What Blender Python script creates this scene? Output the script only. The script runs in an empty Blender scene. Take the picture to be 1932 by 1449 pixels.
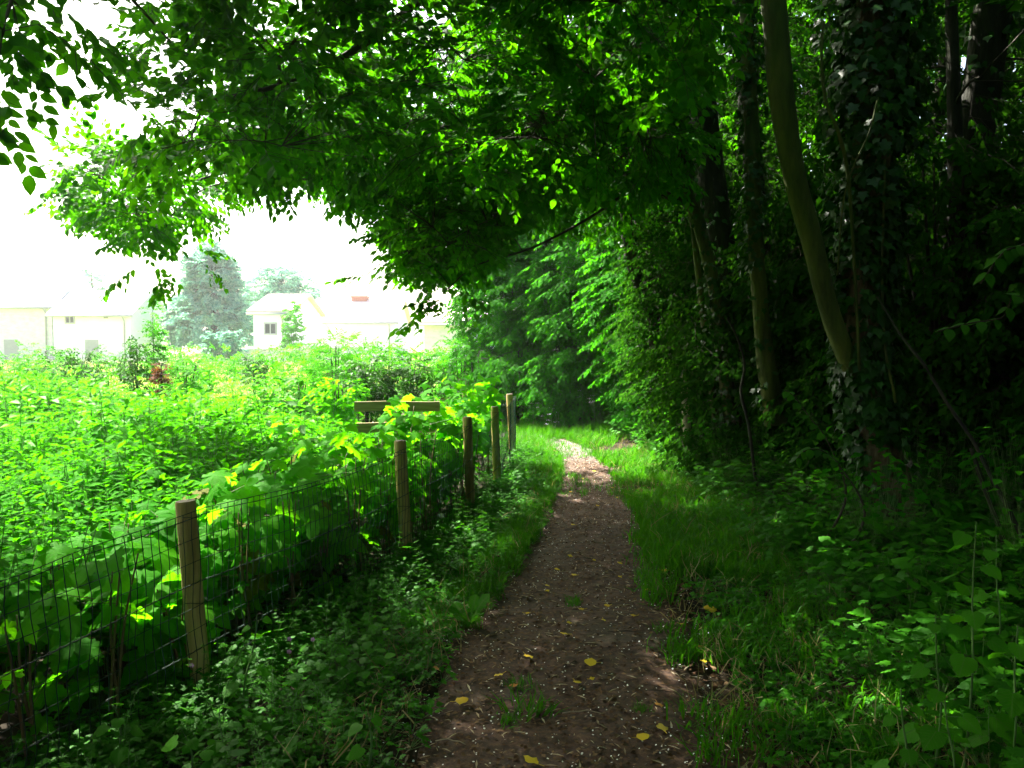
import bpy, math
import numpy as np
from mathutils import Vector
rng = np.random.default_rng(11)
PI = math.pi
sc = bpy.context.scene
COL = sc.collection

# ------------------------------------------------------------------ camera geometry
F, CX, CY, EYE = 1500.0, 966.0, 724.5, 1.62
PITCH = math.atan(76.5 / 1500.0)
SP, CP = math.sin(PITCH), math.cos(PITCH)

def at(px, py, Y):
    """world point seen at photo pixel (px,py) at distance Y along the path direction (arrays ok)"""
    r = (np.asarray(px, float) - CX) / F
    u = (CY - np.asarray(py, float)) / F
    dy = CP + u * SP
    dz = -SP + u * CP
    t = np.asarray(Y, float) / dy
    return np.stack(np.broadcast_arrays(r * t, np.asarray(Y, float) + 0 * t, EYE + dz * t), -1)

# ------------------------------------------------------------------ noise
def _hash(ix, iy, iz, seed):
    h = (ix.astype(np.int64) * 374761393 + iy.astype(np.int64) * 668265263 + iz.astype(np.int64) * 2147483647 + seed * 144269) & 0x7fffffff
    h = ((h ^ (h >> 13)) * 1274126177) & 0x7fffffff
    return ((h ^ (h >> 16)) & 0xffff) / 65535.0

def vnoise(p, seed=0):
    p = np.asarray(p, float)
    i = np.floor(p).astype(np.int64); f = p - i
    f = f * f * (3 - 2 * f)
    if p.shape[-1] == 2:
        z = np.zeros(p.shape[:-1], np.int64)
        c = lambda a, b: _hash(i[..., 0] + a, i[..., 1] + b, z, seed)
        x0 = c(0, 0) * (1 - f[..., 0]) + c(1, 0) * f[..., 0]
        x1 = c(0, 1) * (1 - f[..., 0]) + c(1, 1) * f[..., 0]
        return x0 * (1 - f[..., 1]) + x1 * f[..., 1]
    r = 0
    for a in (0, 1):
        for b in (0, 1):
            for d in (0, 1):
                w = (f[..., 0] if a else 1 - f[..., 0]) * (f[..., 1] if b else 1 - f[..., 1]) * (f[..., 2] if d else 1 - f[..., 2])
                r = r + w * _hash(i[..., 0] + a, i[..., 1] + b, i[..., 2] + d, seed)
    return r

def fbm(p, seed=0, o=3):
    p = np.asarray(p, float); r = 0; a = .5
    for k in range(o):
        r = r + a * vnoise(p * 2 ** k, seed + k * 17); a *= .5
    return r / (1 - .5 ** o)

def sstep(a, b, x):
    t = np.clip((np.asarray(x, float) - a) / (b - a), 0, 1)
    return t * t * (3 - 2 * t)

# ------------------------------------------------------------------ lie of the land
PY = np.array([-9, -3, 0, 2.5, 3, 4.4, 5.4, 6.9, 9.6, 11, 12.3, 13.3, 14.2, 15, 15.8, 16.6])
PX = np.array([-.3, -.05, .0, .15, .22, .36, .5, .73, .93, .97, .88, .6, .1, -.7, -1.9, -3.4])
PW = np.array([.7, .7, .7, .68, .68, .62, .55, .48, .36, .31, .34, .4, .45, .45, .45, .45])
FY = np.array([-4, -2, 1.4, 3.66, 5.93, 7.66, 9.2, 11.3, 12.6, 13.6])
FX = np.array([-3.9, -3.25, -2.15, -1.476, -.795, -.41, -.18, .0, -.75, -2.3])

def pathx(y): return np.interp(y, PY, PX)
def pathw(y): return np.interp(y, PY, PW)
def fencex(y): return np.where(np.asarray(y) > 13.6, -2.3 - 1.6 * (np.asarray(y) - 13.6), np.interp(y, FY, FX))

def height(x, y):
    x = np.asarray(x, float); y = np.asarray(y, float)
    s = x - pathx(y)
    d = np.abs(s) - pathw(y)
    near = sstep(40, 18, y)
    bank = .26 * sstep(.15, 1.9, s - pathw(y)) + .25 * sstep(1.8, 6, s)
    left = -.03 * sstep(.1, .6, -s - pathw(y)) - .12 * sstep(0, 2.5, fencex(y) - x)
    nz = (fbm(np.stack([x * .8, y * .8], -1), 5) - .5) * np.where(s < 0, .07, .16) * sstep(.0, .6, d) + (fbm(np.stack([x * 1.6, y * 1.6], -1), 9) - .5) * .035
    return (bank + left + nz) * near + (fbm(np.stack([x * .05, y * .05], -1), 3) - .5) * .5 * sstep(25, 60, y)

# ------------------------------------------------------------------ mesh tools
class Tpl:
    def __init__(s, V, faces, mat=0, uv=None, rnd=0.0):
        s.V = np.asarray(V, float)
        s.counts = np.array([len(f) for f in faces], np.int64)
        s.loops = np.array([i for f in faces for i in f], np.int64)
        s.mat = np.full(len(faces), mat, np.int64) if np.isscalar(mat) else np.asarray(mat)
        s.uv = np.zeros((len(s.V), 2)) if uv is None else np.asarray(uv, float)
        s.rnd = np.full(len(faces), rnd, float)

def frame(d, n):
    d = np.atleast_2d(np.asarray(d, float)); n = np.broadcast_to(np.asarray(n, float), d.shape)
    Y = d / np.maximum(np.linalg.norm(d, axis=-1, keepdims=True), 1e-9)
    X = np.cross(Y, n); l = np.linalg.norm(X, axis=-1, keepdims=True)
    X = np.where(l < 1e-4, np.cross(Y, [0.31, .9, .27]), X)
    X = X / np.maximum(np.linalg.norm(X, axis=-1, keepdims=True), 1e-9)
    return np.stack([X, Y, np.cross(X, Y)], -1)       # columns X,Y,Z

class Acc:
    def __init__(s): s.v, s.l, s.c, s.m, s.u, s.r, s.n = [], [], [], [], [], [], 0
    def raw(s, V, loops, counts, mat, uv, rnd):
        s.v.append(V); s.l.append(loops + s.n); s.c.append(counts); s.m.append(mat); s.u.append(uv); s.r.append(rnd); s.n += len(V)
    def scatter(s, t, pos, R, sc_=1.0, rnd=None, mat=None):
        pos = np.atleast_2d(np.asarray(pos, float)); n = len(pos)
        if n == 0: return
        S = np.asarray(sc_, float)
        S = np.full((n, 3), float(S)) if S.ndim == 0 else (np.repeat(S[:, None], 3, 1) if S.ndim == 1 else S)
        k = len(t.V)
        V = np.einsum('nij,nkj->nki', np.broadcast_to(R, (n, 3, 3)), t.V[None] * S[:, None]) + pos[:, None]
        loops = (t.loops[None] + np.arange(n)[:, None] * k).ravel()
        rn = rng.random(n) if rnd is None else np.broadcast_to(rnd, (n,))
        rr = np.mod(t.rnd[None] + rn[:, None], 1.0)
        mt = np.tile(t.mat, n) if mat is None else np.full(n * len(t.mat), mat)
        s.raw(V.reshape(-1, 3), loops, np.tile(t.counts, n), mt, np.tile(t.uv, (n, 1)), rr.ravel())
    def add(s, V, faces, mat=0, rnd=0.5):
        t = Tpl(V, faces, mat, None, rnd); s.raw(t.V, t.loops, t.counts, t.mat, t.uv, t.rnd)
    def tube(s, P, R, k=6, mat=0, cap=True, wob=0.0, rnd=.5):
        P = np.asarray(P, float); R = np.broadcast_to(np.asarray(R, float), (len(P),)); n = len(P)
        T = np.gradient(P, axis=0)
        fr = frame(T, np.where(np.abs(T[:, 2:3]) > .8 * np.linalg.norm(T, axis=1, keepdims=True), [[0, 1.0, 0]], [[0, 0, 1.0]]))
        a = np.arange(k) * 2 * PI / k
        ring = np.stack([np.cos(a), 0 * a, np.sin(a)], -1)
        rad = R[:, None] * np.ones((n, k))
        if wob:
            ln = np.concatenate([[0], np.cumsum(np.linalg.norm(np.diff(P, axis=0), axis=1))])
            rad = rad * (1 + wob * 2 * (fbm(np.stack([np.cos(a)[None] * 1.3 + 0 * ln[:, None] + P[0, 0] * 3, np.sin(a)[None] * 1.3 + 0 * ln[:, None], ln[:, None] * 1.7 + 0 * a[None]], -1), 2) - .5))
        V = np.einsum('nij,kj->nki', fr, ring) * rad[:, :, None] + P[:, None]
        V = V.reshape(-1, 3)
        i = np.arange(n - 1)[:, None] * k; j = np.arange(k)[None]; j2 = (j + 1) % k
        q = np.stack([i + j, i + j2, i + k + j2, i + k + j], -1).reshape(-1, 4)
        loops = q.ravel(); counts = np.full(len(q), 4)
        if cap:
            loops = np.concatenate([loops, np.arange(k)[::-1], (n - 1) * k + np.arange(k)]); counts = np.concatenate([counts, [k, k]])
        uv = np.stack([np.tile(a / (2 * PI), n), np.repeat(np.arange(n) / n, k)], -1)
        s.raw(V, loops, counts, np.full(len(counts), mat), uv, np.full(len(counts), rnd))
    def box(s, x0, y0, z0, x1, y1, z1, mat=0, rot=0, org=(0, 0, 0)):
        V = np.array([[x, y, z] for z in (z0, z1) for y in (y0, y1) for x in (x0, x1)], float)
        c, si = math.cos(rot), math.sin(rot)
        V = np.stack([V[:, 0] * c - V[:, 1] * si, V[:, 0] * si + V[:, 1] * c, V[:, 2]], -1) + np.asarray(org)
        s.add(V, [(0, 2, 3, 1), (4, 5, 7, 6), (0, 1, 5, 4), (2, 6, 7, 3), (0, 4, 6, 2), (1, 3, 7, 5)], mat)
    def tpl(s):
        t = Tpl.__new__(Tpl); t.V = np.concatenate(s.v); t.loops = np.concatenate(s.l); t.counts = np.concatenate(s.c)
        t.mat = np.concatenate(s.m); t.uv = np.concatenate(s.u); t.rnd = np.concatenate(s.r); return t
    def build(s, name, mats, parent=None, smooth=True, origin=None):
        V = np.concatenate(s.v); loops = np.concatenate(s.l); counts = np.concatenate(s.c)
        if origin is not None: V = V - np.asarray(origin)
        elif parent is not None: V = V - np.array(parent.location)
        me = bpy.data.meshes.new(name)
        me.vertices.add(len(V)); me.vertices.foreach_set('co', V.astype(np.float32).ravel())
        me.loops.add(len(loops)); me.loops.foreach_set('vertex_index', loops.astype(np.int32))
        me.polygons.add(len(counts))
        st = np.concatenate([[0], np.cumsum(counts)[:-1]])
        me.polygons.foreach_set('loop_start', st.astype(np.int32)); me.polygons.foreach_set('loop_total', counts.astype(np.int32))
        me.polygons.foreach_set('material_index', np.concatenate(s.m).astype(np.int32))
        me.polygons.foreach_set('use_smooth', np.full(len(counts), smooth))
        a = me.attributes.new('rnd', 'FLOAT', 'FACE'); a.data.foreach_set('value', np.concatenate(s.r).astype(np.float32))
        a = me.attributes.new('luv', 'FLOAT2', 'POINT'); a.data.foreach_set('vector', np.concatenate(s.u).astype(np.float32).ravel())
        me.update(calc_edges=True)
        for m in (mats if isinstance(mats, (list, tuple)) else [mats]): me.materials.append(m)
        o = bpy.data.objects.new(name, me); COL.objects.link(o)
        if origin is not None: o.location = origin
        if parent is not None: o.parent = parent
        return o

def tag(o, label=None, cat=None, group=None, kind=None):
    for k, v in (('label', label), ('category', cat), ('group', group), ('kind', kind)):
        if v: o[k] = v
    return o

def thing(name, loc, label, cat, group=None):
    o = bpy.data.objects.new(name, None); COL.objects.link(o); o.location = [float(c) for c in loc]
    o.empty_display_size = .1
    return tag(o, label, cat, group)

# ------------------------------------------------------------------ materials
def newmat(name):
    m = bpy.data.materials.new(name); m.use_nodes = True
    nt = m.node_tree; nt.nodes.clear()
    out = nt.nodes.new('ShaderNodeOutputMaterial')
    return m, nt, out

def N(nt, typ, **kw):
    n = nt.nodes.new(typ)
    for k, v in kw.items():
        if k.startswith('i_'): n.inputs[k[2:].replace('_', ' ')].default_value = v
        else: setattr(n, k, v)
    return n

def ramp(nt, src, stops):
    r = nt.nodes.new('ShaderNodeValToRGB'); e = r.color_ramp.elements
    while len(e) < len(stops): e.new(.5)
    for q, (p, c) in zip(e, stops): q.position = p; q.color = (*c, 1)
    nt.links.new(src, r.inputs[0]); return r

def leafmat(name, cols, trans, tf=.45, rough=.42, spec=.4, veins=0.0):
    """green leaf: reflecting skin mixed with light passing through, each leaf its own tone"""
    m, nt, out = newmat(name)
    at_ = N(nt, 'ShaderNodeAttribute', attribute_name='rnd')
    n = len(cols)
    r = ramp(nt, at_.outputs['Fac'], [(i / (n - 1), c) for i, c in enumerate(cols)])
    r2 = ramp(nt, at_.outputs['Fac'], [(i / (len(trans) - 1), c) for i, c in enumerate(trans)])
    base, tr = r.outputs[0], r2.outputs[0]
    if veins:
        uv = N(nt, 'ShaderNodeAttribute', attribute_name='luv')
        sx = N(nt, 'ShaderNodeSeparateXYZ'); nt.links.new(uv.outputs['Vector'], sx.inputs[0])
        ab = N(nt, 'ShaderNodeMath', operation='ABSOLUTE'); nt.links.new(sx.outputs[0], ab.inputs[0])
        mid = N(nt, 'ShaderNodeMath', operation='LESS_THAN'); mid.inputs[1].default_value = .022; nt.links.new(ab.outputs[0], mid.inputs[0])
        k = N(nt, 'ShaderNodeMath', operation='MULTIPLY_ADD'); k.inputs[1].default_value = -.75
        nt.links.new(ab.outputs[0], k.inputs[0]); nt.links.new(sx.outputs[1], k.inputs[2])
        k2 = N(nt, 'ShaderNodeMath', operation='MULTIPLY'); k2.inputs[1].default_value = 7.0; nt.links.new(k.outputs[0], k2.inputs[0])
        fr = N(nt, 'ShaderNodeMath', operation='FRACT'); nt.links.new(k2.outputs[0], fr.inputs[0])
        lat = N(nt, 'ShaderNodeMath', operation='LESS_THAN'); lat.inputs[1].default_value = .13; nt.links.new(fr.outputs[0], lat.inputs[0])
        mx = N(nt, 'ShaderNodeMath', operation='MAXIMUM'); nt.links.new(mid.outputs[0], mx.inputs[0]); nt.links.new(lat.outputs[0], mx.inputs[1])
        ms = N(nt, 'ShaderNodeMath', operation='MULTIPLY'); ms.inputs[1].default_value = veins; nt.links.new(mx.outputs[0], ms.inputs[0])
        c = N(nt, 'ShaderNodeMix', data_type='RGBA'); nt.links.new(ms.outputs[0], c.inputs['Factor'])
        nt.links.new(base, c.inputs['A']); c.inputs['B'].default_value = (.16, .26, .06, 1); base = c.outputs['Result']
        c = N(nt, 'ShaderNodeMix', data_type='RGBA'); nt.links.new(ms.outputs[0], c.inputs['Factor'])
        nt.links.new(tr, c.inputs['A']); c.inputs['B'].default_value = (.06, .16, .01, 1); tr = c.outputs['Result']
    p = N(nt, 'ShaderNodeBsdfPrincipled'); nt.links.new(base, p.inputs['Base Color'])
    p.inputs['Roughness'].default_value = rough + .1; p.inputs['Specular IOR Level'].default_value = spec * .22
    t = N(nt, 'ShaderNodeBsdfTranslucent'); nt.links.new(tr, t.inputs['Color'])
    mix = N(nt, 'ShaderNodeMixShader'); mix.inputs[0].default_value = tf
    nt.links.new(p.outputs[0], mix.inputs[1]); nt.links.new(t.outputs[0], mix.inputs[2])
    nt.links.new(mix.outputs[0], out.inputs[0])
    return m

def solid(name, cols, scale=8.0, rough=.85, bump=.3, stretch=(1, 1, 1), spec=.3, detail=5, bscale=None, stops=None):
    """noise-mottled opaque surface in object space"""
    m, nt, out = newmat(name)
    tc = N(nt, 'ShaderNodeTexCoord'); mp = N(nt, 'ShaderNodeMapping'); mp.inputs['Scale'].default_value = stretch
    nt.links.new(tc.outputs['Object'], mp.inputs[0])
    nz = N(nt, 'ShaderNodeTexNoise'); nz.inputs['Scale'].default_value = scale; nz.inputs['Detail'].default_value = detail; nz.inputs['Roughness'].default_value = .65
    nt.links.new(mp.outputs[0], nz.inputs['Vector'])
    n = len(cols); st = stops or [.3 + .4 * i / max(1, n - 1) for i in range(n)]
    r = ramp(nt, nz.outputs['Fac'], list(zip(st, cols)))
    p = N(nt, 'ShaderNodeBsdfPrincipled'); nt.links.new(r.outputs[0], p.inputs['Base Color'])
    p.inputs['Roughness'].default_value = rough; p.inputs['Specular IOR Level'].default_value = spec
    if bump:
        n2 = N(nt, 'ShaderNodeTexNoise'); n2.inputs['Scale'].default_value = bscale or scale * 4; n2.inputs['Detail'].default_value = 6
        nt.links.new(mp.outputs[0], n2.inputs['Vector'])
        b = N(nt, 'ShaderNodeBump'); b.inputs['Strength'].default_value = bump; b.inputs['Distance'].default_value = .02
        nt.links.new(n2.outputs['Fac'], b.inputs['Height']); nt.links.new(b.outputs[0], p.inputs['Normal'])
    nt.links.new(p.outputs[0], out.inputs[0])
    return m

G = lambda r, g, b: (r, g, b)
M = {}
M['canopy'] = leafmat('canopy_leaf', [G(0.0151, 0.084, 0.00144), G(0.02402, 0.132, 0.0018), G(0.03775, 0.18, 0.00216)], [G(0.04178, 0.2344, 0.0008928), G(0.06499, 0.3125, 0.001116), G(0.09286, 0.3819, 0.001562)], .5, .5, .3)
M['hedge'] = leafmat('hedge_leaf', [G(0.0108, 0.07625, 0.0021), G(0.018, 0.1256, 0.0028), G(0.0288, 0.1704, 0.0035)], [G(0.036, 0.2535, 0.0021), G(0.063, 0.351, 0.0028)], .45, .6, .08)
M['nettle'] = leafmat('nettle_leaf', [G(0.01591, 0.1, 0.00144), G(0.02387, 0.15, 0.0018), G(0.03713, 0.19, 0.00216)], [G(0.06115, 0.38, 0.00108), G(0.09611, 0.48, 0.0018)], .42, .6, .06)
M['maple'] = leafmat('maple_leaf', [G(.025, .15, .002), G(.035, .19, .003), G(.055, .23, .004)], [G(.10, .50, .002), G(.17, .62, .003)], .62, .5, .1, .08)
M['maple_brown'] = leafmat('maple_leaf_dying', [G(0.0624, 0.07, 0.0018), G(0.09984, 0.1, 0.0027)], [G(0.1373, 0.15, 0.0018), G(0.1872, 0.22, 0.0027)], .45, .6, .2)
M['ivy'] = leafmat('ivy_leaf', [G(0.00624, 0.035, 0.0018), G(0.009984, 0.052, 0.00234), G(0.01622, 0.075, 0.00324)], [G(0.01872, 0.1, 0.0018), G(0.0312, 0.15, 0.00216)], .18, .28, .95)
M['herb'] = leafmat('herb_leaf', [G(0.01716, 0.09375, 0.0027), G(0.02652, 0.1375, 0.0036), G(0.0429, 0.1875, 0.0045)], [G(0.0546, 0.3, 0.0027), G(0.0858, 0.4, 0.0036)], .38, .45, .4)
M['mustard'] = leafmat('garlic_mustard_leaf', [G(0.02696, 0.1283, 0.003888), G(0.03791, 0.1688, 0.00486), G(0.05054, 0.2093, 0.005832)], [G(0.07582, 0.378, 0.003645), G(0.1095, 0.459, 0.004374)], .38, .5, .35, .35)
M['grass'] = leafmat('grass_blade', [G(0.01872, 0.1, 0.0018), G(0.0312, 0.14, 0.00216), G(0.05616, 0.17, 0.0036)], [G(0.04992, 0.26, 0.0018), G(0.08736, 0.34, 0.00252)], .4, .45, .35)
M['straw'] = leafmat('dry_grass_blade', [G(.16, .14, .05), G(.26, .22, .09), G(.34, .30, .15)], [G(.2, .18, .05), G(.3, .25, .08)], .3, .6, .2)
M['hay'] = leafmat('meadow_grass', [G(.20, .32, .03), G(.36, .44, .10), G(.55, .55, .26)], [G(.40, .58, .06), G(.55, .60, .20)], .4, .6, .2)
M['bushd'] = leafmat('bush_leaf', [G(0.01248, 0.06, 0.0018), G(0.01872, 0.09, 0.00216), G(0.0312, 0.13, 0.00288)], [G(0.02995, 0.16, 0.00144), G(0.04992, 0.24, 0.002016)], .35, .45, .4)
M['bushl'] = leafmat('light_bush_leaf', [G(0.036, 0.18, 0.006), G(0.056, 0.24, 0.008), G(0.088, 0.3, 0.012)], [G(0.072, 0.46, 0.004), G(0.12, 0.56, 0.01)], .45, .5, .3)
M['deep'] = leafmat('shade_darkened_leaf', [G(.009, .042, .003), G(.014, .060, .004), G(.022, .080, .005)], [G(.03, .13, .003), G(.05, .2, .004)], .28, .6, .0)  # the wood's shade is put into this darkened leaf colour
M['farleaf'] = leafmat('haze_paled_leaf', [G(.08, .24, .20), G(.15, .37, .30), G(.28, .50, .36)], [G(.14, .36, .22), G(.22, .48, .28)], .42, .7, .05)  # pale blue of distant haze is put into this leaf colour
M['red'] = leafmat('red_leaf', [G(.05, .022, .010), G(.09, .026, .014), G(.13, .05, .02)], [G(.16, .05, .01), G(.20, .07, .015)], .35, .5, .3)
M['yellow'] = leafmat('fallen_yellow_leaf', [G(.50, .34, .02), G(.62, .45, .03), G(.66, .50, .12)], [G(.5, .4, .03), G(.55, .42, .05)], .2, .5, .35, .15)
M['orange'] = leafmat('fallen_orange_leaf', [G(.40, .20, .04), G(.52, .30, .10)], [G(.4, .2, .03), G(.42, .25, .05)], .2, .55, .3, .15)
M['dead'] = leafmat('dead_leaf', [G(.045, .025, .012), G(.10, .055, .028), G(.20, .13, .07)], [G(.1, .06, .02), G(.14, .09, .04)], .12, .7, .2)
M['pale'] = leafmat('pale_chip', [G(.22, .17, .11), G(.34, .28, .18), G(.46, .40, .28)], [G(.2, .16, .1), G(.3, .25, .15)], .1, .7, .2)
M['stem'] = solid('green_stem', [G(.05, .12, .02), G(.08, .17, .03)], 20, .6, 0)
M['rstem'] = solid('red_brown_stem', [G(.10, .04, .015), G(.09, .10, .02)], 6, .6, 0)
M['dry'] = solid('dry_stem', [G(.20, .16, .10), G(.36, .30, .20)], 14, .8, .2)
M['twig'] = solid('twig_bark', [G(.018, .014, .009), G(.04, .03, .018)], 20, .85, .2)
M['bark'] = solid('dark_bark', [G(.006, .006, .003), G(.014, .014, .006), G(.026, .027, .011)], 9, .9, .9, (1, 1, .25))
M['algae'] = solid('green_algae_bark', [G(.018, .026, .004), G(.052, .068, .008), G(.095, .11, .014)], 7, .85, .7, (1, 1, .22), bscale=30)
M['oldbark'] = solid('flaking_bark', [G(.030, .020, .010), G(.10, .070, .034), G(.22, .17, .10)], 11, .9, 1.0, (1, 1, .35))
M['post'] = solid('weathered_post', [G(.15, .105, .028), G(.34, .25, .07), G(.50, .38, .13)], 10, .8, .5, (1, 1, .10), bscale=60)
M['posttop'] = solid('sawn_post_end', [G(.12, .10, .06), G(.28, .24, .16)], 30, .85, .4)
M['rail'] = solid('weathered_rail', [G(.16, .12, .045), G(.30, .24, .10), G(.40, .33, .17)], 6, .8, .5, (.3, 3, 6))
M['wire'] = solid('green_coated_wire', [G(.004, .018, .010), G(.008, .028, .015)], 30, .6, 0, spec=.15)
M['white'] = solid('white_petal', [G(.6, .6, .55), G(.75, .75, .70)], 10, .6, 0)
M['pink'] = solid('pink_petal', [G(.55, .20, .45), G(.65, .30, .55)], 10, .6, 0)
M['wallw'] = solid('pale_render', [G(.74, .76, .80), G(.82, .84, .88)], 1.2, .9, .2, bscale=12)
M['walls'] = solid('grey_stone_wall', [G(.50, .51, .54), G(.64, .65, .68), G(.74, .75, .78)], 2.2, .9, .6, (1, 1, 2))
M['tile'] = solid('pale_red_roof', [G(.62, .47, .43), G(.72, .58, .54)], 2.0, .85, .5, (1, 4, 4))
M['slate'] = solid('pale_grey_roof', [G(.70, .71, .74), G(.80, .81, .84)], 2.0, .7, .4, (1, 4, 4))
M['frame'] = solid('painted_frame', [G(.30, .30, .33), G(.36, .36, .38)], 5, .5, 0)
M['pane'] = solid('window_pane', [G(.03, .035, .04), G(.05, .055, .06)], 2, .08, 0, spec=.8)
M['brick'] = solid('brick_chimney', [G(.30, .13, .09), G(.42, .20, .14)], 8, .9, .3)

# ------------------------------------------------------------------ leaf shapes (length along +Y, 1 unit)
def ovate(w=.5, fold=.18, bend=.18, hi=True, tipv=.45):
    if hi:
        vs = [0, .18, .45, .72, .9, 1]
        ws = [0, .34, .5, .36, .14, 0]
        mid = [(0, v, -bend * v * v) for v in vs]
        L = [(-w * q * 2 * .5, v - .03, -bend * v * v + fold * w * q) for v, q in zip(vs[1:5], ws[1:5])]
        Rr = [(-x, y, z) for x, y, z in L]
        V = mid + L + Rr; f = []
        for side, o in ((0, 6), (1, 10)):
            g = [(0, 1, o), (1, 2, o + 1, o), (2, 3, o + 2, o + 1), (3, 4, o + 3, o + 2), (4, 5, o + 3)]
            f += g if side == 0 else [tuple(reversed(q)) for q in g]
    else:
        V = [(0, 0, 0), (-w / 2, tipv, fold * w * .5), (w / 2, tipv, fold * w * .5), (0, 1, -bend), (0, tipv, -bend * .25)]
        f = [(0, 4, 1), (4, 3, 1), (0, 2, 4), (4, 2, 3)]
    V = np.array(V, float)
    return Tpl(V, f, 0, V[:, :2])

def ovate_low(w=.5, fold=.2, bend=.15):
    V = np.array([(0, 0, 0), (-w / 2, .45, fold * w * .5), (0, 1, -bend), (w / 2, .45, fold * w * .5)], float)
    return Tpl(V, [(0, 3, 2), (0, 2, 1)], 0, V[:, :2])

def outline(pts, c=(0, .3), cup=.12, wav=.03, seed=1):
    P = np.array(pts, float); P = np.concatenate([P, P[::-1][1 if abs(P[-1, 0]) < 1e-6 else 0:] * [-1, 1]])
    keep = [0]
    for i in range(1, len(P)):
        if np.linalg.norm(P[i] - P[keep[-1]]) > 1e-6 and np.linalg.norm(P[i] - P[0]) > 1e-6: keep.append(i)
    P = P[keep]
    r = np.random.default_rng(seed)
    z = -cup * ((P - np.array(c)) ** 2).sum(1) + wav * (r.random(len(P)) - .5) * 2
    inner = np.array(c) + (P - np.array(c)) * .5
    zi = -cup * .25 * ((P - np.array(c)) ** 2).sum(1)
    V = np.concatenate([[(c[0], c[1], 0)], np.column_stack([inner, zi]), np.column_stack([P, z])])
    n = len(P); f = []
    for i in range(n):
        j = (i + 1) % n
        f.append((0, 1 + j, 1 + i)); f.append((1 + i, 1 + j, 1 + n + j, 1 + n + i))
    return Tpl(V, f, 0, V[:, :2])

IVY = outline([(0, 0), (.16, -.10), (.34, -.08), (.40, .05), (.30, .18), (.50, .34), (.44, .46), (.24, .48), (.13, .72), (0, 1)], (0, .25), .10)
IVYL = Tpl(np.array([(0, 0, 0), (.38, .02, -.02), (.42, .36, -.03), (.16, .6, -.02), (0, 1, -.1), (-.16, .6, -.02), (-.42, .36, -.03), (-.38, .02, -.02), (0, .3, .03)], float),
           [(8, 0, 1), (8, 1, 2), (8, 2, 3), (8, 3, 4), (8, 4, 5), (8, 5, 6), (8, 6, 7), (8, 7, 0)])
MAPLE = outline([(0, 0), (.10, -.06), (.20, -.03), (.33, -.10), (.42, .02), (.36, .10), (.30, .20), (.44, .20), (.52, .32), (.60, .40), (.52, .47), (.50, .56), (.38, .54), (.24, .50),
                 (.28, .62), (.24, .72), (.16, .80), (.12, .90), (0, 1.05)], (0, .22), .25, .03)
HEART = outline([(0, 0), (.10, -.10), (.26, -.10), (.40, -.01), (.43, .10), (.48, .20), (.44, .30), (.46, .40), (.38, .48), (.37, .58), (.27, .66), (.24, .76), (.13, .82), (.09, .92), (0, 1)], (0, .2), .14, .035)
LOBED = outline([(0, 0), (.20, -.08), (.38, .05), (.30, .16), (.52, .28), (.44, .42), (.22, .38), (.34, .62), (.20, .70), (.12, .62), (.10, .9), (0, 1)], (0, .22), .15, .03)
KITE = outline([(0, 0), (.15, .1), (.36, .32), (.42, .48), (.30, .62), (.22, .66), (.12, .82), (0, 1)], (0, .4), .2, .06)
ROUND = outline([(0, 0), (.2, .02), (.42, .2), (.47, .42), (.38, .66), (.2, .88), (0, .96)], (0, .4), .15, .05)
OV, OVM, OVL = ovate(.64), ovate(.68, hi=False), ovate_low(.66)
NET, NETM, NETL = ovate(.46, .22, .3), ovate(.46, .22, .3, hi=False), ovate_low(.5, .2, .25)
NARROW = ovate_low(.16, .1, .1)
PRISM = (lambda a: a.tpl())((lambda a: (a.tube([(0, 0, 0), (0, .5, .04), (0, 1, 0)], [1, .8, .5], 3, 1, False), a)[1])(Acc()))
# PRISM scale is (r, len, r): keep its sag small

def unit(a): return a / np.maximum(np.linalg.norm(a, axis=-1, keepdims=True), 1e-9)

def rdirs(n, zlo=-1, zhi=1):
    z = rng.uniform(zlo, zhi, n); a = rng.uniform(0, 2 * PI, n); r = np.sqrt(1 - z * z)
    return np.stack([r * np.cos(a), r * np.sin(a), z], -1)

def prisms(acc, A, B, r, mat=1):
    """thin twigs from points A to points B"""
    A = np.atleast_2d(A); B = np.atleast_2d(B); d = B - A; L = np.linalg.norm(d, axis=1)
    r = np.broadcast_to(r, L.shape)
    acc.scatter(PRISM, A, frame(d, [0, 0, 1.0]), np.stack([r, L, r], -1), mat=mat)

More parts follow.
